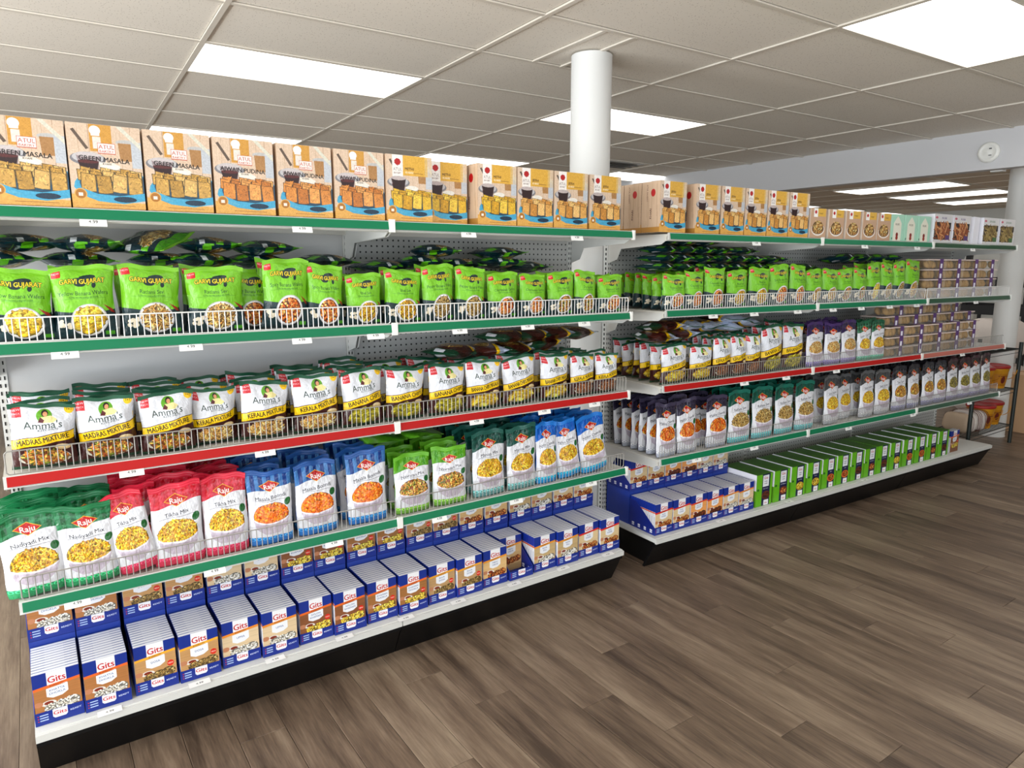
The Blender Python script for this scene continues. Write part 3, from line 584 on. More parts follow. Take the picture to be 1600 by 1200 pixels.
for un, (UM, ns) in UN.items():
    x_off = -2.44 if un == 'near' else 0
    g = empty('shelf_unit', 'pale metal shop shelving unit %s' % ('nearest, carrying the green masala boxes and blue boondi pouches' if un == 'near' else 'behind the gap, carrying cookie tubs and green cartons'), 'shelving unit', None, UM)
    for k in range(ns):
        xa = k*SEC
        # back panel, in four stacked sheets
        for j, (z0, z1) in enumerate(((.18, .60), (.605, 1.0), (1.005, 1.36), (1.365, 1.73))):
            if un == 'far' and k == 2 and False: continue
            q = MB(); q.box(xa+.016, xa+SEC-.016, DEP+.006, DEP+.014, z0, z1); q.obj('back_panel', M_grey if (un == 'near' and k == 0) else M_peg, g)
        q = MB()
        q.box(xa+.002, xa+SEC-.002, .012, DEP, ZB-.022, ZB); q.box(xa+.002, xa+SEC-.002, .0, .012, ZB-.026, ZB-.003); q.obj('base_deck', M_white, g)
        q = MB(); q.quad([(xa+.002, .085, 0), (xa+SEC-.002, .085, 0), (xa+SEC-.002, .02, .132), (xa+.002, .02, .132)]); q.quad([(xa+.002, .1, 0), (xa+.002, .035, .132), (xa+SEC-.002, .035, .132), (xa+SEC-.002, .1, 0)]); q.quad([(xa+.002, .02, .132), (xa+SEC-.002, .02, .132), (xa+SEC-.002, .035, .132), (xa+.002, .035, .132)])
        for xe in (xa+.002, xa+SEC-.002): q.quad([(xe, .085, 0), (xe, .02, .132), (xe, .035, .132), (xe, .1, 0)])
        q.obj('kick_plate', M_black, g)
        q = MB(); q.box(xa+.002, xa+SEC-.002, .012, .03, .132, ZB-.026); q.obj('base_rail', M_black, g)
    for xe in (0, ns*SEC):
        s_ = 1 if xe == 0 else -1
        q = MB(); q.quad([(xe+s_*.045, .10, 0), (xe, .03, .150), (xe, DEP+.03, .150), (xe+s_*.045, DEP+.03, 0)][::s_]); q.quad([(xe+s_*.055, .10, 0), (xe+s_*.01, .03, .15), (xe+s_*.01, DEP+.03, .15), (xe+s_*.055, DEP+.03, 0)][::-s_]); q.obj('base_end_plate', M_black, g)
    for k in range(ns+1):
        x = min(max(k*SEC, .015), ns*SEC-.015); q = MB(); q.box(x-.014, x+.014, DEP+.0, DEP+.034, .0, 1.735); q.obj('upright', M_white, g)
        q = MB(); 
        for j in range(66):
            z = .07+j*.0254
            if z > 1.71: break
            q.box(x-.0085, x-.0045, DEP-.0015, DEP+.002, z-.006, z+.006); q.box(x+.0045, x+.0085, DEP-.0015, DEP+.002, z-.006, z+.006)
        if k in (0, ns):
            xs = x-.0155 if k == 0 else x+.0125
            for j in range(66):
                z = .07+j*.0254
                if z > 1.71: break
                q.box(xs, xs+.003, DEP+.010, DEP+.018, z-.007, z+.007)
        q.obj('slot', M_slot, g, kind='stuff')
    for xx in TAGS[(un, 4)]:
        put('price_tag', tag_flat, g, (xx-x_off, 0.0, ZB-.004))
    # removable shelves, one per section and level
    for lv, z in enumerate(ZS):
        for k in range(ns):
            xa = k*SEC; wh = ORD[k] if ns == 3 else ('near-end' if k == 0 else 'column-end')
            sh = empty('shelf', 'pale steel shelf with %s price rail, %s level, %s bay of the %s unit' % ('red' if lv == 2 else 'green', SN[lv], wh, un), 'shelf', 'shelves of the %s unit' % un, UM @ Matrix.Translation((xa, 0, z)))
            q = MB(); a, c = .003, SEC-.003
            q.box(a, c, .004, DEP-.002, -.012, -.002); q.box(a, c, .012, .03, -.034, -.012); q.box(a, c, DEP-.02, DEP-.002, -.03, -.012); q.obj('deck', M_shelf, sh)
            q = MB(); q.box(a, c, -.002, .006, -.031, .0045); q.quad([(a, -.007, -.031), (c, -.007, -.031), (c, -.002, -.026), (a, -.002, -.026)]); q.quad([(a, -.002, -.031), (c, -.002, -.031), (c, -.007, -.031), (a, -.007, -.031)]); q.obj('price_rail', M_white, sh)
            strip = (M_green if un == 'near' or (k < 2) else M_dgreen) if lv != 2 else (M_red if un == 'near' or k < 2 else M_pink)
            q = MB(); q.quad([(a+.008, -.0078, -.026), (c-.012, -.0078, -.026), (c-.012, -.0032, -.001), (a+.008, -.0032, -.001)]); q.quad([(a+.008, -.0032, -.001), (c-.012, -.0032, -.001), (c-.012, -.0021, .0025), (a+.008, -.0021, .0025)]); 
            q.obj('rail_strip', strip, sh)
            for xb in (.005, SEC-.008):
                q = MB()
                P = [(.02, -.034), (.05, -.05), (DEP-.10, -.066), (DEP-.07, -.12), (DEP-.0, -.14), (DEP, -.012), (.02, -.012)]
                q.quad([(xb, y, zz) for y, zz in reversed(P)]); q.quad([(xb+.003, y, zz) for y, zz in P])
                for (ya, za), (yb, zb2) in zip(P, P[1:]+P[:1]): q.quad([(xb, ya, za), (xb, yb, zb2), (xb+.003, yb, zb2), (xb+.003, ya, za)])
                q.obj('bracket', M_white, sh)
            q = MB(); q.box(SEC-.014, SEC+.008, -.011, -.002, -.036, .010) if k < ns-1 else q.box(SEC-.012, SEC-.001, -.011, .004, -.036, .008)
            q.obj('rail_clip', M_clip, sh)
            for xx in TAGS[(un, lv)]:
                x = xx-x_off-xa
                if 0 <= x < SEC: put('price_tag', tag_me, sh, (min(max(x, .04), SEC-.05), 0, 0))
            if lv:
                fh = .073
                f = empty('wire_fence', 'low %s wire fence along the front edge, %s level, %s bay of %s unit' % ('white' if lv == 1 else 'grey', SN[lv], wh, un), 'wire fence', 'shelf front fences', UM @ Matrix.Translation((xa, .012, z)))
                mm = M_wire if lv == 1 else M_steel
                x0, x1 = .012, SEC-.012; q = MB()
                for zz, r_ in ((.006, .0018), (.069+.004, .0022)): q.tube((x0+.006, 0, zz), (x1-.006, 0, zz), r_, 6)
                for xs, d_ in ((x0, 1), (x1, -1)): q.tube((xs, 0, .012), (xs, 0, .067), .0022, 6); q.tube((xs, 0, .067), (xs+d_*.006, 0, .073), .0022, 6); q.tube((xs, 0, .012), (xs+d_*.006, 0, .006), .0022, 6)
                q.obj('fence_frame', mm, f)
                nw = 66
                if un == 'near':
                    if ('w', lv) not in wire_m:
                        q = MB(); q.tube((0, 0, .006), (0, 0, .073), .0015, 5, cap=False); wire_m[('w', lv)] = q.mesh('fence_wire', [mm])
                    for i in range(1, nw): put('fence_wire', wire_m[('w', lv)], f, (x0+(x1-x0)*i/nw, .002, 0))
                else:
                    q = MB()
                    for i in range(1, nw): x = x0+(x1-x0)*i/nw; q.tube((x, .002, .006), (x, .002, .073), .0015, 4, cap=False)
                    q.obj('fence_wire', mm, f, kind='stuff')

# ------------------------------------------------------------------ bags and pouches (unit size meshes: width 1, thickness 1, height 1)
def soft(style, seed, mats):
    rg = random.Random(seed); q = MB(); nx, nz = 14, 18; ph = [rg.uniform(0, 6.28) for _ in range(8)]
    def pt(i, j, side):
        u = -1+2*i/nx; v = j/nz
        if style == 'pillow':
            p = min(1, max(0, (v-.03)/.90)); t = math.sin(math.pi*p)**.55 if 0 < p < 1 else 0
            wx = 1-.075*math.sin(math.pi*v)**1.5
            if v > .93 or v < .04: t = 0
        else:
            t = min(1, .62+v*4) if v < .12 else max(0, 1-((v-.12)/.74))**.75; 
            if v > .86: t = 0
            wx = 1-.03*math.sin(math.pi*v)-(.05*(1-v/.08) if v < .08 else 0)
        e = max(0, 1-abs(u)**(2.6 if style == 'pillow' else 3.2))**.62
        y = (.5*t*e+.012)*side
        cr = 1.5*.035*math.sin(7*u+ph[0]+5*v)*math.sin(6*v+ph[1])+.025*math.sin(13*v+ph[2]+3*u*side)*abs(u)+.03*math.sin(17*u+ph[3])*max(0, v-.62)*2
        y += cr*min(1, t*1.6)*side*.9+.35*math.sin(2.2*u+ph[4])*max(0, v-.75)+.18*math.sin(6*u+ph[6])*max(0, v-.8)
        z = v+(.022*math.sin(2.2*u+ph[5])+.012*math.sin(6*u+ph[3]))*v
        if style != 'pillow' and v < .01: z = 0
        if style == 'pillow': z -= .03*math.sin(math.pi*v)*0
        return (u*.5*wx+.01*math.sin(9*v+ph[7]), y, z)
    def grid(side, mi, j0, j1):
        for j in range(j0, j1):
            for i in range(nx):
                a, b_, c, d = (i, j), (i+1, j), (i+1, j+1), (i, j+1)
                L_ = [a, b_, c, d] if side < 0 else [b_, a, d, c]
                q.quad([pt(*p, side) for p in L_], mi, [((p[0]/nx) if side < 0 else 1-p[0]/nx, p[1]/nz) for p in L_])
    grid(-1, 0, 0, nz-1); grid(1, 1, 0, nz-1)
    for j in range(nz-1):
        for i, s_ in ((0, 1), (nx, -1)):
            L_ = [pt(i, j, 1), pt(i, j, -1), pt(i, j+1, -1), pt(i, j+1, 1)]; q.quad(L_[::s_], 1, [(.02 if i == 0 else .98, j/nz)]*4)
    for i in range(nx): q.quad([pt(i, 0, 1), pt(i+1, 0, 1), pt(i+1, 0, -1), pt(i, 0, -1)], 1, [(.5, .02)]*4)
    body = q.mesh('bag_body', mats[:2])
    import bmesh
    bm = bmesh.new(); bm.from_mesh(body); bmesh.ops.remove_doubles(bm, verts=bm.verts, dist=1e-5); bm.to_mesh(body); bm.free()
    body.polygons.foreach_set('use_smooth', [True]*len(body.polygons)); body.update()
    s = MB(); j = nz-1; n2 = 28; zt = 1.0+1/nz*0
    def sp(i, v, side, k):
        u = -1+2*i/n2; jj = v; 
        base = pt((i/n2)*nx, jj*nz, side); return (base[0]*1.005, base[1]+side*.004+side*.006*(k % 2), base[2])
    rows = [(nz-1-.25)/nz]+[(nz-1)/nz+.0+q_*(1/nz)/4 for q_ in range(5)]
    for side in (-1, 1):
        for a in range(len(rows)-1):
            for i in range(n2):
                L_ = [sp(i, rows[a], side, a), sp(i+1, rows[a], side, a), sp(i+1, rows[a+1], side, a+1), sp(i, rows[a+1], side, a+1)]
                s.quad(L_ if side < 0 else L_[::-1], 0, [((i/n2), rows[a])]*4)
    for i in range(n2): s.quad([sp(i, 1, -1, 5), sp(i+1, 1, -1, 5), sp(i+1, 1, 1, 5), sp(i, 1, 1, 5)])
    for i in (0, n2):
        for a in range(len(rows)-1): s.quad([sp(i, rows[a], 1, a), sp(i, rows[a], -1, a), sp(i, rows[a+1], -1, a+1), sp(i, rows[a+1], 1, a+1)][::(1 if i == 0 else -1)])
    seal = s.mesh('top_seal', [mats[2]]); seal.polygons.foreach_set('use_smooth', [True]*len(seal.polygons))
    return body, seal
M_limeseal = mat('lime_seal_foil', (.46, .72, .13), .35, bump=.1, bscale=20); M_greenseal = mat('dark_green_seal_foil', (.05, .30, .20), .35)
SEALC = {k: mat('pouch_seal_'+k, tuple(min(1, v/255*1.0+.02) for v in RJ[k][2]), .3, coat=.2) for k in RJ}
BAGS = {}
def bag_mesh(kind, var, back=False):
    if back: var += 10
    key = (kind, var, back)
    if key not in BAGS:
        if kind in ('ybw', 'rat', 'spb', 'bhs', 'pep', 'chp', 'dry', 'gth'): mt = [ART[kind], ART['limeback'], M_limeseal]; st = 'pillow'
        elif kind in ('mad', 'ker', 'ban', 'bcm', 'mur', 'jac'): mt = [ART[kind], ART['whiteback'], M_greenseal]; st = 'pillow'
        else: mt = [ART[kind], ART[kind+'_b'], SEALC[kind]]; st = 'pouch'
        if back: mt[0] = mt[1]
        BAGS[key] = soft(st, len(st)+var*11+len(kind), mt)
    return BAGS[key]
LOOK = dict(ybw='lime bag of yellow wafers', rat='lime bag showing tan sticks', spb='lime bag showing orange nuts', bhs='lime bag showing fine yellow bits', pep='lime bag showing pale rings', chp='lime bag showing reddish bits', dry='lime bag showing brown mix', gth='lime bag showing pink nuts',
            mad='white bag with reddish mix', ker='white bag with golden noodles', ban='white bag with olive chips', bcm='white bag with yellow chips', mur='white bag with brown spirals', jac='white bag with pale chips',
            nad='green-check pouch', tik='red-check pouch', boo='blue-striped orange-ball pouch', nav='lime-topped pouch', man='dark-teal-check pouch', nyl='bright blue-topped pouch', mak='dark violet-topped pouch',
            rsv='teal-topped pouch', gry='grey-topped pouch', bck='black-check pouch', mrn='maroon-topped pouch', pur='purple-topped pouch', gch='green-topped pouch')
SHN = {0: 'top shelf', 1: 'second shelf', 2: 'third shelf', 3: 'fourth shelf'}
def kname(kind): return 'chip_bag' if kind in LOOK and LOOK[kind].split()[1] == 'bag' else 'snack_pouch'
bag_vars = 4; cnt = [0]
def bag(UM, kind, x, y, z, w, t, h, rx=0, ry=0, rz=0, label='', group='', name=None):
    body, seal = bag_mesh(kind, cnt[0] % bag_vars); cnt[0] += 1
    o = bpy.data.objects.new(name or kname(kind), body); COL.objects.link(o)
    o.matrix_world = UM @ Matrix.Translation((x, y, z)) @ Matrix.Rotation(rz, 4, 'Z') @ Matrix.Rotation(ry, 4, 'Y') @ Matrix.Rotation(rx, 4, 'X') @ Matrix.Diagonal((w, t, h, 1))
    tag(o, label, 'bag' if 'bag' in o.name else 'pouch', group)
    s = bpy.data.objects.new('top_seal', seal); COL.objects.link(s); s.parent = o
    return o
NEAR2 = [(-2.353, .165, .207, 'ybw', 0, 0), (-2.195, .165, .214, 'ybw', 0, 0), (-2.017, .172, .216, 'rat', 0, 0), (-1.829, .178, .210, 'rat', 0, 0), (-1.70, .15, .206, 'spb', .07, 0), (-1.608, .158, .234, 'spb', 0, 3), (-1.463, .138, .220, 'spb', 0, 0),
         (-1.318, .142, .187, 'bhs', 0, 0), (-1.158, .155, .198, 'bhs', 0, 0), (-1.007, .148, .220, 'pep', 0, 0), (-.859, .142, .211, 'pep', 0, 0), (-.702, .155, .189, 'chp', 0, 0), (-.541, .145, .180, 'chp', 0, -2), (-.389, .150, .191, 'dry', 0, 0), (-.249, .130, .196, 'dry', 0, 0), (-.095, .155, .175, 'gth', 0, 0)]
NEAR3 = [(-2.334, .165, .190, 'mad', 0, 2), (-2.166, .162, .196, 'mad', 0, -2), (-2.0, .160, .193, 'mad', 0, 0), (-1.856, .15, .190, 'ker', .03, 0), (-1.698, .165, .197, 'ker', 0, 2), (-1.510, .172, .207, 'ker', 0, -2), (-1.336, .165, .212, 'ban', 0, 0), (-1.162, .170, .203, 'ban', 0, 2),
         (-.974, .172, .203, 'ban', 0, 0), (-.799, .172, .209, 'bcm', 0, 0), (-.612, .175, .205, 'bcm', 0, -2), (-.42, .168, .207, 'bcm', 0, 0), (-.255, .15, .193, 'mur', 0, 0), (-.107, .14, .188, 'mur', 0, 0)]
NEAR4 = [(-2.385, .155, .25, 'nad', 0, -3), (-2.246, .15, .25, 'nad', 0, -2), (-2.112, .12, .26, 'tik', 0, -10), (-1.997, .155, .270, 'tik', 0, 0), (-1.846, .145, .272, 'tik', 0, 0), (-1.696, .155, .266, 'boo', 0, 0), (-1.528, .158, .267, 'boo', 0, 0), (-1.332, .163, .280, 'boo', 0, 0), (-1.139, .156, .235, 'nav', 0, 0),
         (-.968, .158, .244, 'nav', 0, 0), (-.775, .168, .28, 'man', 0, 0), (-.602, .160, .28, 'man', 0, 0), (-.462, .118, .275, 'nyl', 0, 0), (-.325, .135, .27, 'nyl', 0, -8), (-.17, .165, .27, 'nyl', 0, -8)]
FAR2 = [(.105, .155, .178, 'gth', 0, 0), (.250, .140, .191, 'chp', 0, 0), (.399, .150, .210, 'chp', 0, 0), (.574, .170, .196, 'bhs', 0, 0), (.752, .170, .210, 'bhs', 0, 0), (.927, .165, .226, 'spb', 0, 0), (1.092, .150, .226, 'spb', 0, 0), (1.25, .16, .200, 'rat', 0, 0), (1.40, .16, .202, 'rat', 0, 0),
        (1.553, .160, .200, 'dry', 0, 0), (1.712, .148, .205, 'dry', 0, 0), (1.866, .155, .240, 'ybw', 0, 0), (2.012, .135, .240, 'pep', 0, 0), (2.148, .135, .25, 'pep', 0, 0), (2.31, .175, .26, 'rat', 0, 0)]
FAR3 = [(.125, .190, .198, 'jac', 0, 0), (.32, .165, .185, 'jac', 0, 0), (.48, .14, .222, 'mur', 0, 0), (.61, .13, .224, 'mur', 0, 0), (.738, .13, .226, 'mur', 0, 0), (.898, .185, .262, 'ban', 0, 0), (1.09, .185, .265, 'ban', 0, 0), (1.30, .168, .262, 'pur', 0, 0), (1.475, .155, .255, 'pur', 0, 0), (1.65, .165, .262, 'pur', 0, 0), (1.818, .145, .25, 'gch', 0, 0), (1.968, .145, .25, 'gch', 0, 0)]
FAR4 = [(.091, .146, .28, 'mak', 0, 0), (.238, .143, .285, 'mak', 0, 0), (.36, .12, .27, 'mak', .06, 0), (.468, .165, .278, 'mak', 0, 0), (.652, .175, .29, 'rsv', 0, 0), (.853, .18, .29, 'rsv', 0, 0), (1.050, .17, .285, 'rsv', 0, 0), (1.245, .175, .29, 'rsv', 0, 0), (1.515, .155, .30, 'gry', 0, 0), (1.73, .14, .286, 'gry', .05, 0),
        (1.90, .165, .30, 'gry', 0, 0), (2.085, .17, .292, 'gry', 0, 0), (2.295, .165, .30, 'bck', 0, 0), (2.472, .15, .300, 'bck', 0, 0), (2.665, .165, .30, 'bck', 0, 0), (2.835, .15, .300, 'bck', 0, 0), (3.01, .16, .30, 'mrn', 0, 0), (3.18, .155, .298, 'mrn', 0, 0), (3.35, .16, .303, 'mrn', 0, 0), (3.515, .14, .31, 'mrn', 0, 0)]
def rows_for(un, lv, i, n):
    if (un, lv) == ('near', 1): return 2
    if (un, lv) == ('near', 2): return 5
    if (un, lv) == ('near', 3): return 5
    if (un, lv) == ('far', 1): return (6, 4, 3)[i] if i < 3 else 2
    if (un, lv) == ('far', 2): return (6, 4, 4)[i] if i < 3 else 3
    if (un, lv) == ('far', 3): return (6, 5)[i] if i < 2 else 4
for (un, lv), items in {('near', 1): NEAR2, ('near', 2): NEAR3, ('near', 3): NEAR4, ('far', 1): FAR2, ('far', 2): FAR3, ('far', 3): FAR4}.items():
    UM = I4 if un == 'near' else G2M
    z = ZS[lv]
    for i, (x, w, h, kind, dy, rl) in enumerate(items):
        n = rows_for(un, lv, i, len(items)); pouch = kname(kind) == 'snack_pouch'
        th = .054 if pouch else .064; step = .066 if pouch else .071
        for r in range(n):
            yy = .022+th/2+dy+r*step
            if yy+th/2 > DEP: break
            jx = R.uniform(-.008, .008) if r else 0; hh = h*(1+(R.uniform(-.05, .04) if r else 0)); lean = R.uniform(.02, .09) if pouch else R.uniform(-.02, .05)
            tilt = math.radians(rl if r == 0 else R.uniform(-3, 3)); ww = w*(1 if r == 0 else R.uniform(.96, 1.02))
            rz = R.uniform(-.05, .05)
            if un == 'near' and i == 0: jx = abs(jx)
            lab = '%s, %s, %s along %s of %s unit' % (LOOK[kind], 'front row' if r == 0 else ORD[r]+' row back', ORD[i], SHN[lv], un)
            zz = z+.002+abs(math.sin(tilt))*ww/2*.9
            bag(UM, kind, x+jx, yy, zz, ww, th, min(hh, .315), -lean*.5, tilt, rz, lab, 'bags on the %s of the %s unit' % (SHN[lv], un))
# bags lying flat on top of the standing rows, bottom end to the front
def lying(UM, kind, x, y, z, w, t, h, rz, ry, label, group, up=1):
    # up=1: printed face down so the back shows
    body, seal = bag_mesh(kind, cnt[0] % bag_vars, True); cnt[0] += 1
    o = bpy.data.objects.new(kname(kind), body); COL.objects.link(o)
    o.matrix_world = UM @ Matrix.Translation((x, y, z)) @ Matrix.Rotation(rz, 4, 'Z') @ Matrix.Rotation(ry, 4, 'Y') @ Matrix.Rotation(math.radians(90), 4, 'X') @ Matrix.Translation((0, 0, -h/2)) @ Matrix.Diagonal((w, t, h, 1))
    tag(o, label, 'bag' if 'bag' in o.name else 'pouch', group); s = bpy.data.objects.new('top_seal', seal); COL.objects.link(s); s.parent = o
# near unit, second shelf: heap of lime bags lying over the row
NL = [(-2.40, .0, 0), (-2.33, .05, 1), (-2.19, .0, 0), (-2.16, .05, 1), (-1.98, .06, 1), (-1.95, .0, 0), (-1.84, .0, 0), (-1.80, .052, 1), (-1.64, .0, 0), (-1.62, .045, 1), (-1.40, .0, 0), (-1.15, -.02, 0), (-.99, .0, 0), (-.92, .045, 1), (-.80, -.01, 0), (-.62, .0, 0), (-.60, .04, 1), (-.45, -.02, 0)]
for i, (x, dz, top) in enumerate(NL):
    lying(I4, 'rat' if i % 2 else 'ybw', x, .22+.02*(i % 3), ZS[1]+.235+dz, .2, .052, .20, math.pi/2+R.uniform(-.4, .4) if i not in (4,) else .9, 0 if i != 4 else -.35, 'lime bag lying dark side up, %s %s over second shelf of near unit' % (ORD[i], 'on top' if top else 'flat'), 'lime bags lying over the near second shelf')
n3 = [(-.86, .235, 0), (-.70, .23, 0), (-.56, .225, 0), (-.40, .23, .25), (-.60, .285, 0), (-.46, .285, 0), (-.32, .285, 0), (-.2, .28, 0)]
for i, (x, z_, rr) in enumerate(n3):
    lying(I4, 'mur' if i % 2 else 'ker', x, .2, ZS[2]+z_, .19, .06, .2, math.pi/2+R.uniform(-.2, .5), rr, 'white bag lying brown side up, %s in the pile over third shelf, near unit' % ORD[i], 'white bags lying over the near third shelf')
k = 0
for j in range(4):
    for i in range(9-2*j):
        x = .12+i*.145+j*.02; k += 1
        lying(G2M, 'gth' if (i+j) % 2 else 'chp', x, .19+.01*j, ZS[1]+.215+.045*j, .2, .044, .165, math.pi/2+R.uniform(-.35, .35), 0, 'lime bag lying in heap, %s layer up, %s along second shelf of far unit' % (ORD[j], ORD[i]), 'lime bags heaped over the far second shelf')
for i in range(4): lying(G2M, 'rat', 1.75+.17*i, .22, ZS[1]+.27, .21, .06, .18, math.pi/2+.2*i, .1, 'lime bag lying beside the cookie tubs, %s along second shelf, far unit' % ORD[i], 'lime bags heaped over the far second shelf')
for i, (x, z_, rz, kd) in enumerate([(.10, .235, 1.2, 'jac'), (.25, .235, 1.4, 'jac'), (.30, .285, .3, 'jac'), (.14, .285, 1.5, 'mur'), (.45, .275, .2, 'jac'), (.60, .27, -.3, 'jac'), (.62, .31, .1, 'ban'), (.76, .285, .2, 'jac')]):
    lying(G2M, kd, x, .17, ZS[2]+z_, .2, .06, .21, rz, .12*(i % 2), 'white bag lying on its side, %s in pile over third shelf of far unit' % ORD[i], 'white bags lying over the far third shelf')
# fourth shelf near: pouches stacked flat behind
for i, (x, z_, kd) in enumerate([(-1.20, .285, 'nav'), (-1.03, .285, 'nav'), (-1.12, .315, 'nav')]):
    lying(I4, kd, x, .22, ZS[3]+z_, .22, .03, .16, 1.5, 0, 'pale green pouch lying flat, %s under the red-railed shelf of near unit' % ORD[i], 'pouches lying flat on the near fourth shelf')

# ------------------------------------------------------------------ biscuit boxes on the top shelves
BXM = {}
def box_obj(UM, name, w, d, h, mats, x, y, z, rz, label, cat, group):
    key = (name, w, d, h, mats[0].name)
    if key not in BXM:
        q = MB(); q.box(-w/2, w/2, 0, d, 0, h-.0006, 0, front=0, side=1, top=2, back=1); k0 = MB(); k0.quad([(-w/2+.001, .001, h), (w/2-.001, .001, h), (w/2-.001, d*.55, h+.0012), (-w/2+.001, d*.55, h+.0012)]); k0.quad([(-w/2+.001, .001, h-.0005), (w/2-.001, .001, h-.0005), (w/2-.001, .001, h), (-w/2+.001, .001, h)])
        BXM[key] = (q.mesh(name, mats), k0.mesh('top_flap', [mats[2]]))
    me, fl = BXM[key]
    o = bpy.data.objects.new(name, me); COL.objects.link(o); o.matrix_world = UM @ Matrix.Translation((x, y, z)) @ Matrix.Rotation(rz, 4, 'Z')
    tag(o, label, cat, group); f = bpy.data.objects.new('top_flap', fl); COL.objects.link(f); f.parent = o; return o
KL = dict(gm='tan box picturing greenish puffs', aj='tan box picturing golden puffs', me='gold-label box picturing yellow puffs', je='gold-label box picturing pale puffs')
for i, (x, k_, y) in enumerate([(-2.297, 'gm', .02), (-2.107, 'gm', .02), (-1.915, 'gm', .02), (-1.722, 'aj', .02), (-1.525, 'aj', .02), (-1.33, 'aj', .02), (-1.137, 'me', .015), (-.948, 'me', .075), (-.747, 'me', .018), (-.556, 'je', .018), (-.364, 'je', .018), (-.165, 'je', .018)]):
    for r in range(2):
        box_obj(I4, 'biscuit_box', .186, .13, .234, [ART[k_], ART['kside'], M_kside], x, y+.137*r, ZS[0]+.0075, R.uniform(-.012, .012), '%s, %s %s of top shelf, near unit' % (KL[k_], ORD[i], 'in front' if r == 0 else 'behind in second row'), 'box', 'puff boxes on the near top shelf')
for i, x in enumerate([.045, .288, .474, .656, .838, 1.02]):
    for r in range(3 if i == 0 else 1):
        box_obj(G2M, 'biscuit_box', .176, .125, .240, [ART['je'], ART['kside'], M_kside], x, .018+.13*r, ZS[0]+.0075, 0, '%s, %s, row %s of top shelf, far unit' % (KL['je'], ORD[i], ['one', 'two', 'three'][r]), 'box', 'puff boxes on the far top shelf')
SM = [(1.20, 'to'), (1.375, 'to'), (1.545, 'to'), (1.716, 'to'), (1.875, 'to'), (2.026, 'mi'), (2.188, 'mi'), (2.35, 'mi')]
for i, (x, k_) in enumerate(SM):
    box_obj(G2M, 'toast_box' if k_ == 'to' else 'mint_box', .146 if k_ == 'to' else .15, .10, .165, [ART[k_], M_kside if k_ == 'to' else mat('mint_card', (.70, .88, .79), .5), M_kside], x, .018, ZS[0]+.0075, 0,
            ('small tan toast box, %s counting from the tall puff boxes' % ORD[i]) if k_ == 'to' else 'mint green box with pale arch, %s counting from the toast boxes' % ORD[i-5], 'box', 'small boxes on the far top shelf')
for i, (x, k_) in enumerate([(2.585, 'wi'), (2.84, 'wi'), (3.266, 'wj'), (3.52, 'wj')]):
    box_obj(G2M, 'window_box', .232, .12, .188, [ART[k_], M_whitecard, M_whitecard], x, .018, ZS[0]+.0075, 0, 'white window box of %s sticks, %s one, top shelf of far unit' % ('reddish brown' if k_ == 'wi' else 'olive', 'nearer' if i % 2 == 0 else 'farther'), 'box', 'white window boxes')
box_obj(G2M, 'window_box', .11, .12, .188, [M_whitecard, M_whitecard, M_whitecard], 3.075, .03, ZS[0]+.0075, .12, 'white window box turned edge on between the reddish and olive pairs', 'box', 'white window boxes')

# ------------------------------------------------------------------ cartons in display trays on the base
TW = .1295; TD = .196
def tray(UM, x, y, z, deep, label, group, side=M_blue):
    q = MB(); w = TW/2; hl = .042; hb = .150 if not deep else .150
    # floor, back, slanted sides with thickness, front lip
    q.box(-w, w, 0, TD, 0, .0015); q.box(-w, w, TD-.0015, TD, .0015, hb)
    for xs, s_ in ((-w, 1), (w-.0015, 1)):
        P = [(0, .0015), (TD-.0015, .0015), (TD-.0015, hb), (TD-.05, hb), (0, hl)]
        q.quad([(xs, p[0], p[1]) for p in reversed(P)], 1, [(p[0]/TD, p[1]/TD) for p in reversed(P)]); q.quad([(xs+.0015, p[0], p[1]) for p in P], 0)
        for a, c in zip(P, P[1:]+P[:1]): q.quad([(xs, *a), (xs, *c), (xs+.0015, *c), (xs+.0015, *a)], 0)
    me = TRM.get('t') or TRM.setdefault('t', q.mesh('display_tray', [M_blue, ART['tside']]))
    lp = MB(); lp.box(-w, w, -.0015, 0, 0, hl, 1, front=0); lm = TRM.get('l') or TRM.setdefault('l', lp.mesh('front_lip', [ART['lip'], M_blue]))
    o = put('display_tray', me); o.matrix_world = UM @ Matrix.Translation((x, y, z)); tag(o, label, 'tray', group); put('front_lip', lm, o); return o
TRM = {}
CD = .0170
cm = {}
def carton(UM, k_, x, y, z, label, group):
    if k_ not in cm:
        q = MB(); w = .0615
        q.box(-w, w, 0, CD-.0006, 0, .166, 0, front=0, side=1, top=2, back=0); cm[k_] = q.mesh('carton', [ART['g_'+k_], ART['cside'], ART['ctop']])
    o = put('food_carton', cm[k_]); o.matrix_world = UM @ Matrix.Translation((x, y, z)); tag(o, label, 'carton', group); return o
kk = ['dho', 'dho', 'dosa', 'dosa', 'upm', 'upm', 'kha', 'kha', 'kho', 'kho', 'rav', 'rav', 'med', 'med', 'idl', 'idl', 'ric', 'ric']
CN = {'dho': 'dumpling', 'dosa': 'pancake', 'upm': 'white-food', 'kha': 'yellow-cube', 'kho': 'yellow-cake', 'rav': 'pale-roll', 'med': 'brown-ring', 'idl': 'rice-cake', 'ric': 'nut-dish', 'jam': 'dark-ball'}
xs_ = [-2.371, -2.239, -2.097, -1.963, -1.825, -1.69, -1.553, -1.421, -1.283, -1.149, -1.011, -.879, -.743, -.605, -.465, -.333, -.196, -.063]
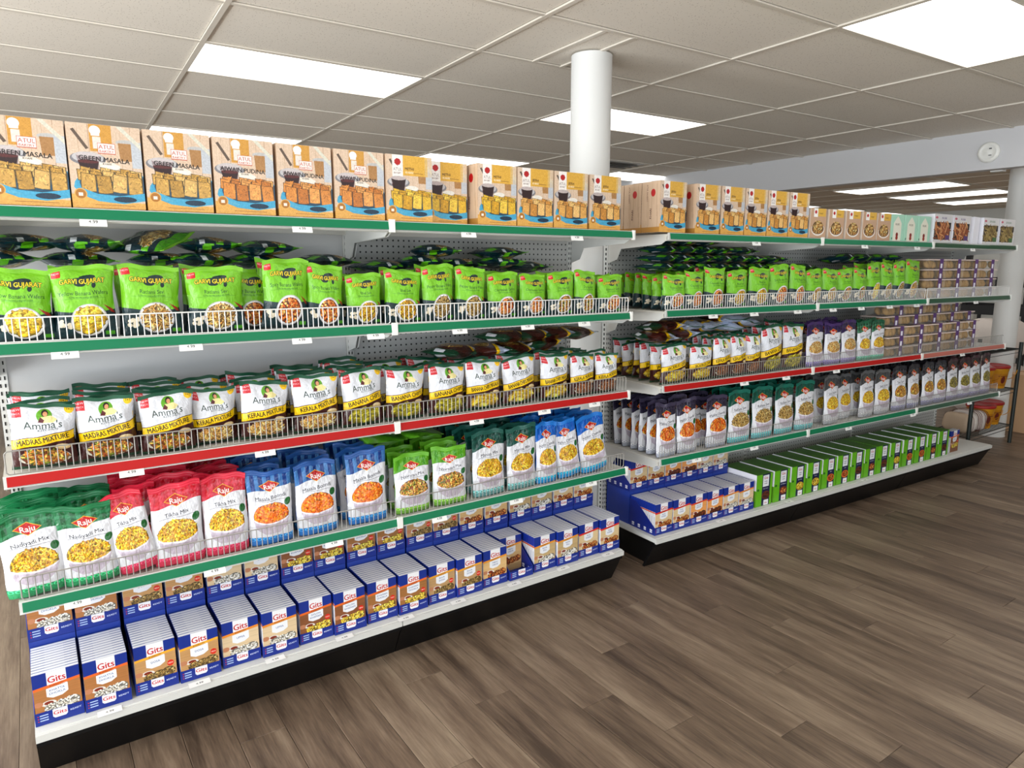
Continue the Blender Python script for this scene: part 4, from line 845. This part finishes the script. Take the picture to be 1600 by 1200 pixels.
for i, (x, k_) in enumerate(zip(xs_, kk)):
    fy = .048 if i % 2 == 0 else .040
    tray(I4, x, fy, ZB+.001, 0, 'blue open display tray, %s along the base deck of near unit' % ORD[i], 'display trays on the near base')
    skip = 5 if i == 13 else 0
    for r in range(skip, 11):
        carton(I4, k_, x, fy+.001+r*.0174, ZB+.003, '%s carton, %s from front, %s tray on base deck, near unit' % (CN[k_], ORD[r], ORD[i]), 'cartons in the near base trays')
    # rear stack: closed case below, open tray on top
    q = TRM.get('case')
    if not q: q = MB(); q.box(-TW/2, TW/2, 0, .19, 0, .186); q = TRM['case'] = q.mesh('closed_case', [M_blue])
    o = put('carton_case', q); o.matrix_world = Matrix.Translation((x, .246, ZB+.001)); tag(o, 'closed blue carton case behind the %s front tray, near base deck' % ORD[i], 'case', 'closed cases at the back of the near base')
    tray(I4, x, .2455, ZB+.189, 0, 'blue upper tray stacked at the back, %s along, base of near unit' % ORD[i], 'upper trays on the near base') if i < 17 else tray(I4, x, .2455, ZB+.189, 0, 'blue upper tray stacked at the back, last beside the column, base of near unit', 'upper trays on the near base')
    for r in range(3): carton(I4, k_, x, .2465+r*.0174, ZB+.191, '%s carton in the upper back tray, %s along, %s from front, near unit' % (CN[k_], ORD[i], ORD[r]), 'cartons in the near upper trays')
for i, (x, k_) in enumerate(zip([.094, .226, .358, .488, .620, .752], ['ric', 'ric', 'jam', 'jam', 'upm', 'upm'])):
    tray(G2M, x, .045, ZB+.001, 0, 'blue open display tray, %s along the base deck of far unit' % ORD[i], 'display trays on the far base')
    for r in range(11): carton(G2M, k_, x, .046+r*.0174, ZB+.003, '%s carton, %s from front, %s tray on base deck, far unit' % (CN[k_], ORD[r], ORD[i]), 'cartons in the far base trays')
    o = put('carton_case', TRM['case']); o.matrix_world = G2M @ Matrix.Translation((x, .246, ZB+.001)); tag(o, 'closed blue carton case behind the %s front tray, far base deck' % ORD[i], 'case', 'closed cases at the back of the far base')
    tray(G2M, x, .2455, ZB+.189, 0, 'blue upper tray stacked at the back, %s along, base of far unit' % ORD[i], 'upper trays on the far base')
    for r in range(3): carton(G2M, k_, x, .2465+r*.0174, ZB+.191, '%s carton in the upper back tray, %s along, %s from front, far unit' % (CN[k_], ORD[i], ORD[r]), 'cartons in the far upper trays')
gm_ = {}
def gcarton(k_, d):
    if (k_, d) not in gm_:
        q = MB(); w = .071; q.box(-w, w, 0, d-.0008, 0, .192, 0, front=0, side=1, top=2, back=1); gm_[(k_, d)] = q.mesh('green_carton', [ART['v%d' % k_], M_gbox, M_gtop])
    return gm_[(k_, d)]
gs = MB(); gs.box(-.0735, .0735, 0, .26, 0, .0012); gs.box(-.0745, -.0735, 0, .26, 0, .16); gtray = gs.mesh('green_tray', [M_gbox])
gx = [.909, 1.072, 1.234, 1.393, 1.551, 1.706, 1.862, 2.015, 2.166, 2.325, 2.49, 2.655, 2.815, 2.972]
wd_ = MB(); wd_.box(-.0755, -.0738, .0, .26, .10, .196); wdiv = wd_.mesh('white_divider', [M_whitecard])
for i, x in enumerate(gx):
    o = put('carton_sleeve', gtray); o.matrix_world = G2M @ Matrix.Translation((x, .045, ZB+.001)); tag(o, 'green card sleeve, %s along the green cartons on the far base deck' % ORD[i], 'tray', 'green sleeves on the far base')
    if i not in (8,): put('side_flap', wdiv, o)
    y = .046
    for r in range(8):
        o = put('green_carton', gcarton((0, 1, 2, 3, 4, 4, 0, 1, 0, 2, 4, 4, 1, 0)[i], .0325)); o.matrix_world = G2M @ Matrix.Translation((x, y+r*.0325, ZB+.0025)); tag(o, 'tall green carton, %s from front, %s column on base deck, far unit' % (ORD[r], ORD[i]), 'carton', 'green cartons on the far base')
for r in range(3): carton(G2M, 'kha', 3.17, .06+r*.018, ZB+.001, 'blue carton standing alone past the green cartons, %s from front' % ORD[r], 'lone blue cartons on the far base')

# ------------------------------------------------------------------ cookie tubs
M_clear = mat('clear_tub', (.97, .93, .86), .1, alpha=.10); M_rim = mat('clear_rim', (.90, .82, .78), .2, alpha=.85); M_cook = mat('cookie_dough', (.62, .48, .27), .8, bump=.4, bscale=60); M_purp = mat('purple_band', (.34, .20, .44), .4)
ck = MB(); 
prof = [(0, -.013), (.020, -.013), (.0275, -.006), (.0275, .004), (.020, .012), (0, .014)]; ck.lathe(prof, 12); ck = ck.mesh('cookie', [M_cook], True)
tb = MB(); tb.box(-.115, .115, 0, .15, 0, .058); tb = tb.mesh('tub_wall', [M_clear]); tr = MB()
tr.box(-.120, .120, -.005, .004, .057, .0645); tr.box(-.120, .120, .146, .155, .057, .0645); tr.box(-.120, -.111, .004, .146, .057, .0645); tr.box(.111, .120, .004, .146, .057, .0645); tr.box(-.111, .111, .004, .146, .062, .0632, 1); tr = tr.mesh('tub_rim', [M_rim, M_clear])
bd = MB()
for (y0_, y1_, z0_, z1_) in ((-.0062, -.0052, .0, .0665), (.1552, .1562, .0, .0665), (-.0062, .1562, .0656, .0668)): bd.box(-.022, .022, y0_, y1_, z0_, z1_)
bd.box(-.012, .008, -.0072, -.0062, .004, .034, 1); bd = bd.mesh('band', [M_purp, M_whitecard])
def tub(x, y, z, label, group):
    o = put('cookie_tub', tb); o.matrix_world = G2M @ Matrix.Translation((x, y, z)) @ Matrix.Rotation(R.uniform(-.03, .03), 4, 'Z'); tag(o, label, 'tub', group)
    put('tub_rim', tr, o); put('band', bd, o, (.04, 0, 0))
    for (a, b_) in ((-.087, 0), (-.052, 0), (-.012, 0), (.09, 0)):
        for zz in (.0,):
            put('cookie', ck, o, (a, .030, .029), (math.radians(R.uniform(60, 100)), R.uniform(-.3, .3), 0)); put('cookie', ck, o, (a+.004, .085, .029), (math.radians(R.uniform(60, 100)), R.uniform(-.3, .3), 0))
for j in range(4):
    for i in range(4): tub(2.60+i*.247, .035, ZS[1]+.001+j*.0682, 'clear cookie tub with purple band, %s layer up, %s along second shelf' % (ORD[j], ORD[i]), 'cookie tubs on the far second shelf')
for j in range(5):
    n = 5 if j < 4 else 4
    for i in range(n): tub(2.18+i*.247+(.0 if j < 4 else .05), .035 if j < 3 else .08, ZS[2]+.001+j*.0675 if j < 4 else ZS[2]+.001+4*.0675, 'clear cookie tub with purple band, %s layer up, %s along third shelf' % (ORD[j], ORD[i]), 'cookie tubs on the far third shelf')

# ------------------------------------------------------------------ back room: wire rack, buckets, sacks, cardboard boxes, black shelving
M_rack = mat('dark_green_rack', (.10, .14, .13), .45); M_yel = mat('bucket_yellow', (.80, .56, .10), .4); M_redlid = mat('bucket_red_lid', (.62, .12, .12), .4)
t = empty('wire_rack', 'dark wire rack with posts, in front of the far column', 'rack', None, Matrix.Translation((4.02, 0, 0)))
for x, y in ((.0, .07), (.0, .40), (.88, .07), (.88, .40)):
    q = MB(); q.tube((x, y, 0), (x, y, .92), .016, 10); q.obj('post', M_rack, t)
for z in (.165, .50, .86):
    q = MB()
    for y in (.07, .40): q.tube((0, y, z), (.88, y, z), .004, 6); q.tube((0, y, z-.03), (.88, y, z-.03), .003, 6)
    for x in (0, .88): q.tube((x, .07, z), (x, .4, z), .004, 6)
    for i in range(1, 26): q.tube((i*.034, .07, z), (i*.034, .4, z), .0022, 5)
    q.obj('rack_shelf', M_rack, t)
c_ = Cv(200, .9, (206, 148, 30)); c_.ell(.5, .45, .14, .25, (130, 50, 40)); c_.rect(.2, .15, .8, .2, (130, 60, 30)); c_.rect(0, .78, 1, .81, (150, 90, 20)); M_bl = c_.material('bucket_print', .4)
def bucket(x, y, z, label):
    t = empty('bucket', label, 'bucket', 'yellow buckets with red lids', Matrix.Translation((x, y, z)) @ Matrix.Rotation(-2.0, 4, 'Z'))
    q = MB(); q.lathe([(0, 0), (.085, 0), (.105, .155), (.108, .16), (.108, .185), (0, .185)], 28); q.obj('tub', M_yel, t, True).data.set_sharp_from_angle(angle=.7)
    q = MB(); n = 10
    for i in range(n):
        a0 = (-.8+1.6*i/n); a1 = (-.8+1.6*(i+1)/n)
        q.quad([(.0885*math.cos(a0), .0885*math.sin(a0), .02), (.0885*math.cos(a1), .0885*math.sin(a1), .02), (.1035*math.cos(a1), .1035*math.sin(a1), .135), (.1035*math.cos(a0), .1035*math.sin(a0), .135)], 0, [(i/n, 0), ((i+1)/n, 0), ((i+1)/n, 1), (i/n, 1)])
    q.obj('printed_label', M_bl, t)
    q = MB(); q.lathe([(.112, .18), (.116, .182), (.116, .2), (.105, .207), (.095, .2), (0, .2)], 28); q.obj('lid', M_redlid, t, True)
    q = MB()
    for i in range(10):
        a0 = math.pi*i/10; a1 = math.pi*(i+1)/10; q.tube((.112*math.cos(a0), .118, .17-.10*math.sin(a0)), (.112*math.cos(a1), .118, .17-.10*math.sin(a1)), .003, 5)
    q.obj('handle', M_yel, t)
bucket(4.55, .20, .171, 'yellow bucket with red lid, nearer one on the bottom rack shelf'); bucket(4.79, .225, .171, 'yellow bucket with red lid, farther one on the bottom rack shelf')
bucket(4.785, .21, .506, 'yellow bucket with red lid on the middle rack shelf, farther'); bucket(4.55, .24, .506, 'yellow bucket with red lid on the middle rack shelf, half hidden by pouches')
def sack(name, loc, dims, m, label, cat='sack', group=None, rz=0, bands=None, seed=1):
    rg = random.Random(seed); q = MB(); n, m_ = 16, 10; ph = [rg.uniform(0, 6) for _ in range(4)]
    for j in range(m_):
        for i in range(n):
            def P(i, j):
                th = 2*math.pi*i/n; f = -math.pi/2+math.pi*j/m_; c = math.cos(f); ex = .6
                cx = math.copysign(abs(math.cos(th))**ex, math.cos(th))*abs(c)**.5; cy = math.copysign(abs(math.sin(th))**ex, math.sin(th))*abs(c)**.5
                z = math.copysign(abs(math.sin(f))**.7, math.sin(f)); wv = 1+.05*math.sin(3*th+ph[0])+.04*math.sin(5*f+ph[1])
                return (dims[0]/2*cx*wv, dims[1]/2*cy*wv, dims[2]/2*(1+z*(1+.05*math.sin(4*th+ph[2]))))
            q.quad([P(i, j), P(i+1, j), P(i+1, j+1), P(i, j+1)])
    o = q.obj(name, m, None, True); o.location = loc; o.rotation_euler = (0, 0, rz); tag(o, label, cat, group)
    import bmesh
    bm = bmesh.new(); bm.from_mesh(o.data); bmesh.ops.remove_doubles(bm, verts=bm.verts, dist=1e-4); bm.to_mesh(o.data); bm.free()
    if bands:
        for bx_ in bands[1]:
            b2 = MB(); 
            for i in range(16):
                th0, th1 = 2*math.pi*i/16, 2*math.pi*(i+1)/16
                def Q(th, xx): 
                    return (xx, dims[1]*.555*math.copysign(abs(math.cos(th))**.5, math.cos(th)), dims[2]*.5+dims[2]*.55*math.copysign(abs(math.sin(th))**.7, math.sin(th)))
                b2.quad([Q(th0, bx_), Q(th1, bx_), Q(th1, bx_+bands[2]), Q(th0, bx_+bands[2])])
            b2.obj('stripe', bands[0], o)
    return o
M_sack = mat('white_sack_cloth', (.84, .80, .77), .8, bump=.3, bscale=30); M_tan = mat('tan_sack_cloth', (.76, .66, .56), .8, bump=.3, bscale=30); M_dr = mat('dark_red_stripe', (.36, .05, .07), .5)
sack('flour_bag', (4.385, .20, .171), (.10, .22, .175), M_sack, 'white bag with dark red stripes on the rack, next to the buckets', bands=(M_dr, (-.036, .0, .03), .012), seed=2, group='bags on the wire rack')
sack('flour_bag', (4.275, .21, .171), (.10, .22, .18), M_sack, 'white bag with dark red stripes on the rack, second from the buckets', bands=(M_dr, (-.036, .0, .03), .012), seed=7, group='bags on the wire rack')
sack('flour_bag', (4.165, .22, .171), (.10, .22, .17), M_tan, 'tan bag on the rack, farthest from the buckets', bands=(M_dr, (.01,), .008), seed=3, group='bags on the wire rack')
sack('bulk_sack', (6.3, .80, .60), (.8, .62, .42), M_sack, 'big white sack heaped left of the far column', seed=4)
sack('bulk_sack', (6.9, .05, .50), (1.0, .9, .56), M_sack, 'big pale sack slumped right of the far column', seed=5)
sack('bulk_sack', (6.3, .80, 0.0), (.85, .62, .55), M_sack, 'lower white sack under the heap left of the column', seed=6)
sack('bulk_sack', (6.9, .05, 0.0), (1.05, .86, .46), M_sack, 'lower pale sack under the slumped one right of the column', seed=8)
def cbox(x0, x1, y0, y1, z0, z1, label, m=M_bark, name='cardboard_box', group='cardboard boxes in the back room'):
    q = MB(); q.box(0, x1-x0, 0, y1-y0, 0, z1-z0); o = q.obj(name, m); o.location = (x0, y0, z0); tag(o, label, 'box', group)
    q = MB(); q.box((x1-x0)*.46, (x1-x0)*.54, -.001, y1-y0+.001, z1-z0-.06, z1-z0+.001); q.box(.002, x1-x0-.002, (y1-y0)*.5-.002, (y1-y0)*.5+.002, z1-z0, z1-z0+.0015); q.obj('packing_tape', mat('packing_tape', (.62, .5, .36), .25), o)
cbox(5.42, 5.95, -.30, .33, 0, .56, 'tall cardboard box standing right of the far column')
# black pallet racking with boards and boxes far behind
M_bk = mat('black_racking', (.07, .07, .08), .45)
t = empty('pallet_rack', 'black steel racking standing against the back room wall', 'rack', None, Matrix.Translation((8.2, -2.0, 0)))
for k in range(6):
    for x in (0, .8):
        q = MB(); q.box(x, x+.07, k*1.05, k*1.05+.07, 0, 1.75); q.obj('post', M_bk, t)
for z in (.95, 1.32):
    for x in (-.02, .82):
        q = MB(); q.box(x, x+.04, 0, 5.3, z, z+.12); q.obj('beam_rail', M_bk, t)
for k in range(26):
    q = MB(); q.box(.0, .05, .1+k*.2, .13+k*.2, .70, .95); q.obj('bar', M_bk, t)
for k in range(3): cbox(8.25, 8.9, -1.9+k*1.15, -1.05+k*1.15, 1.441, 1.72, 'kraft box on the black racking, %s along' % ORD[k])
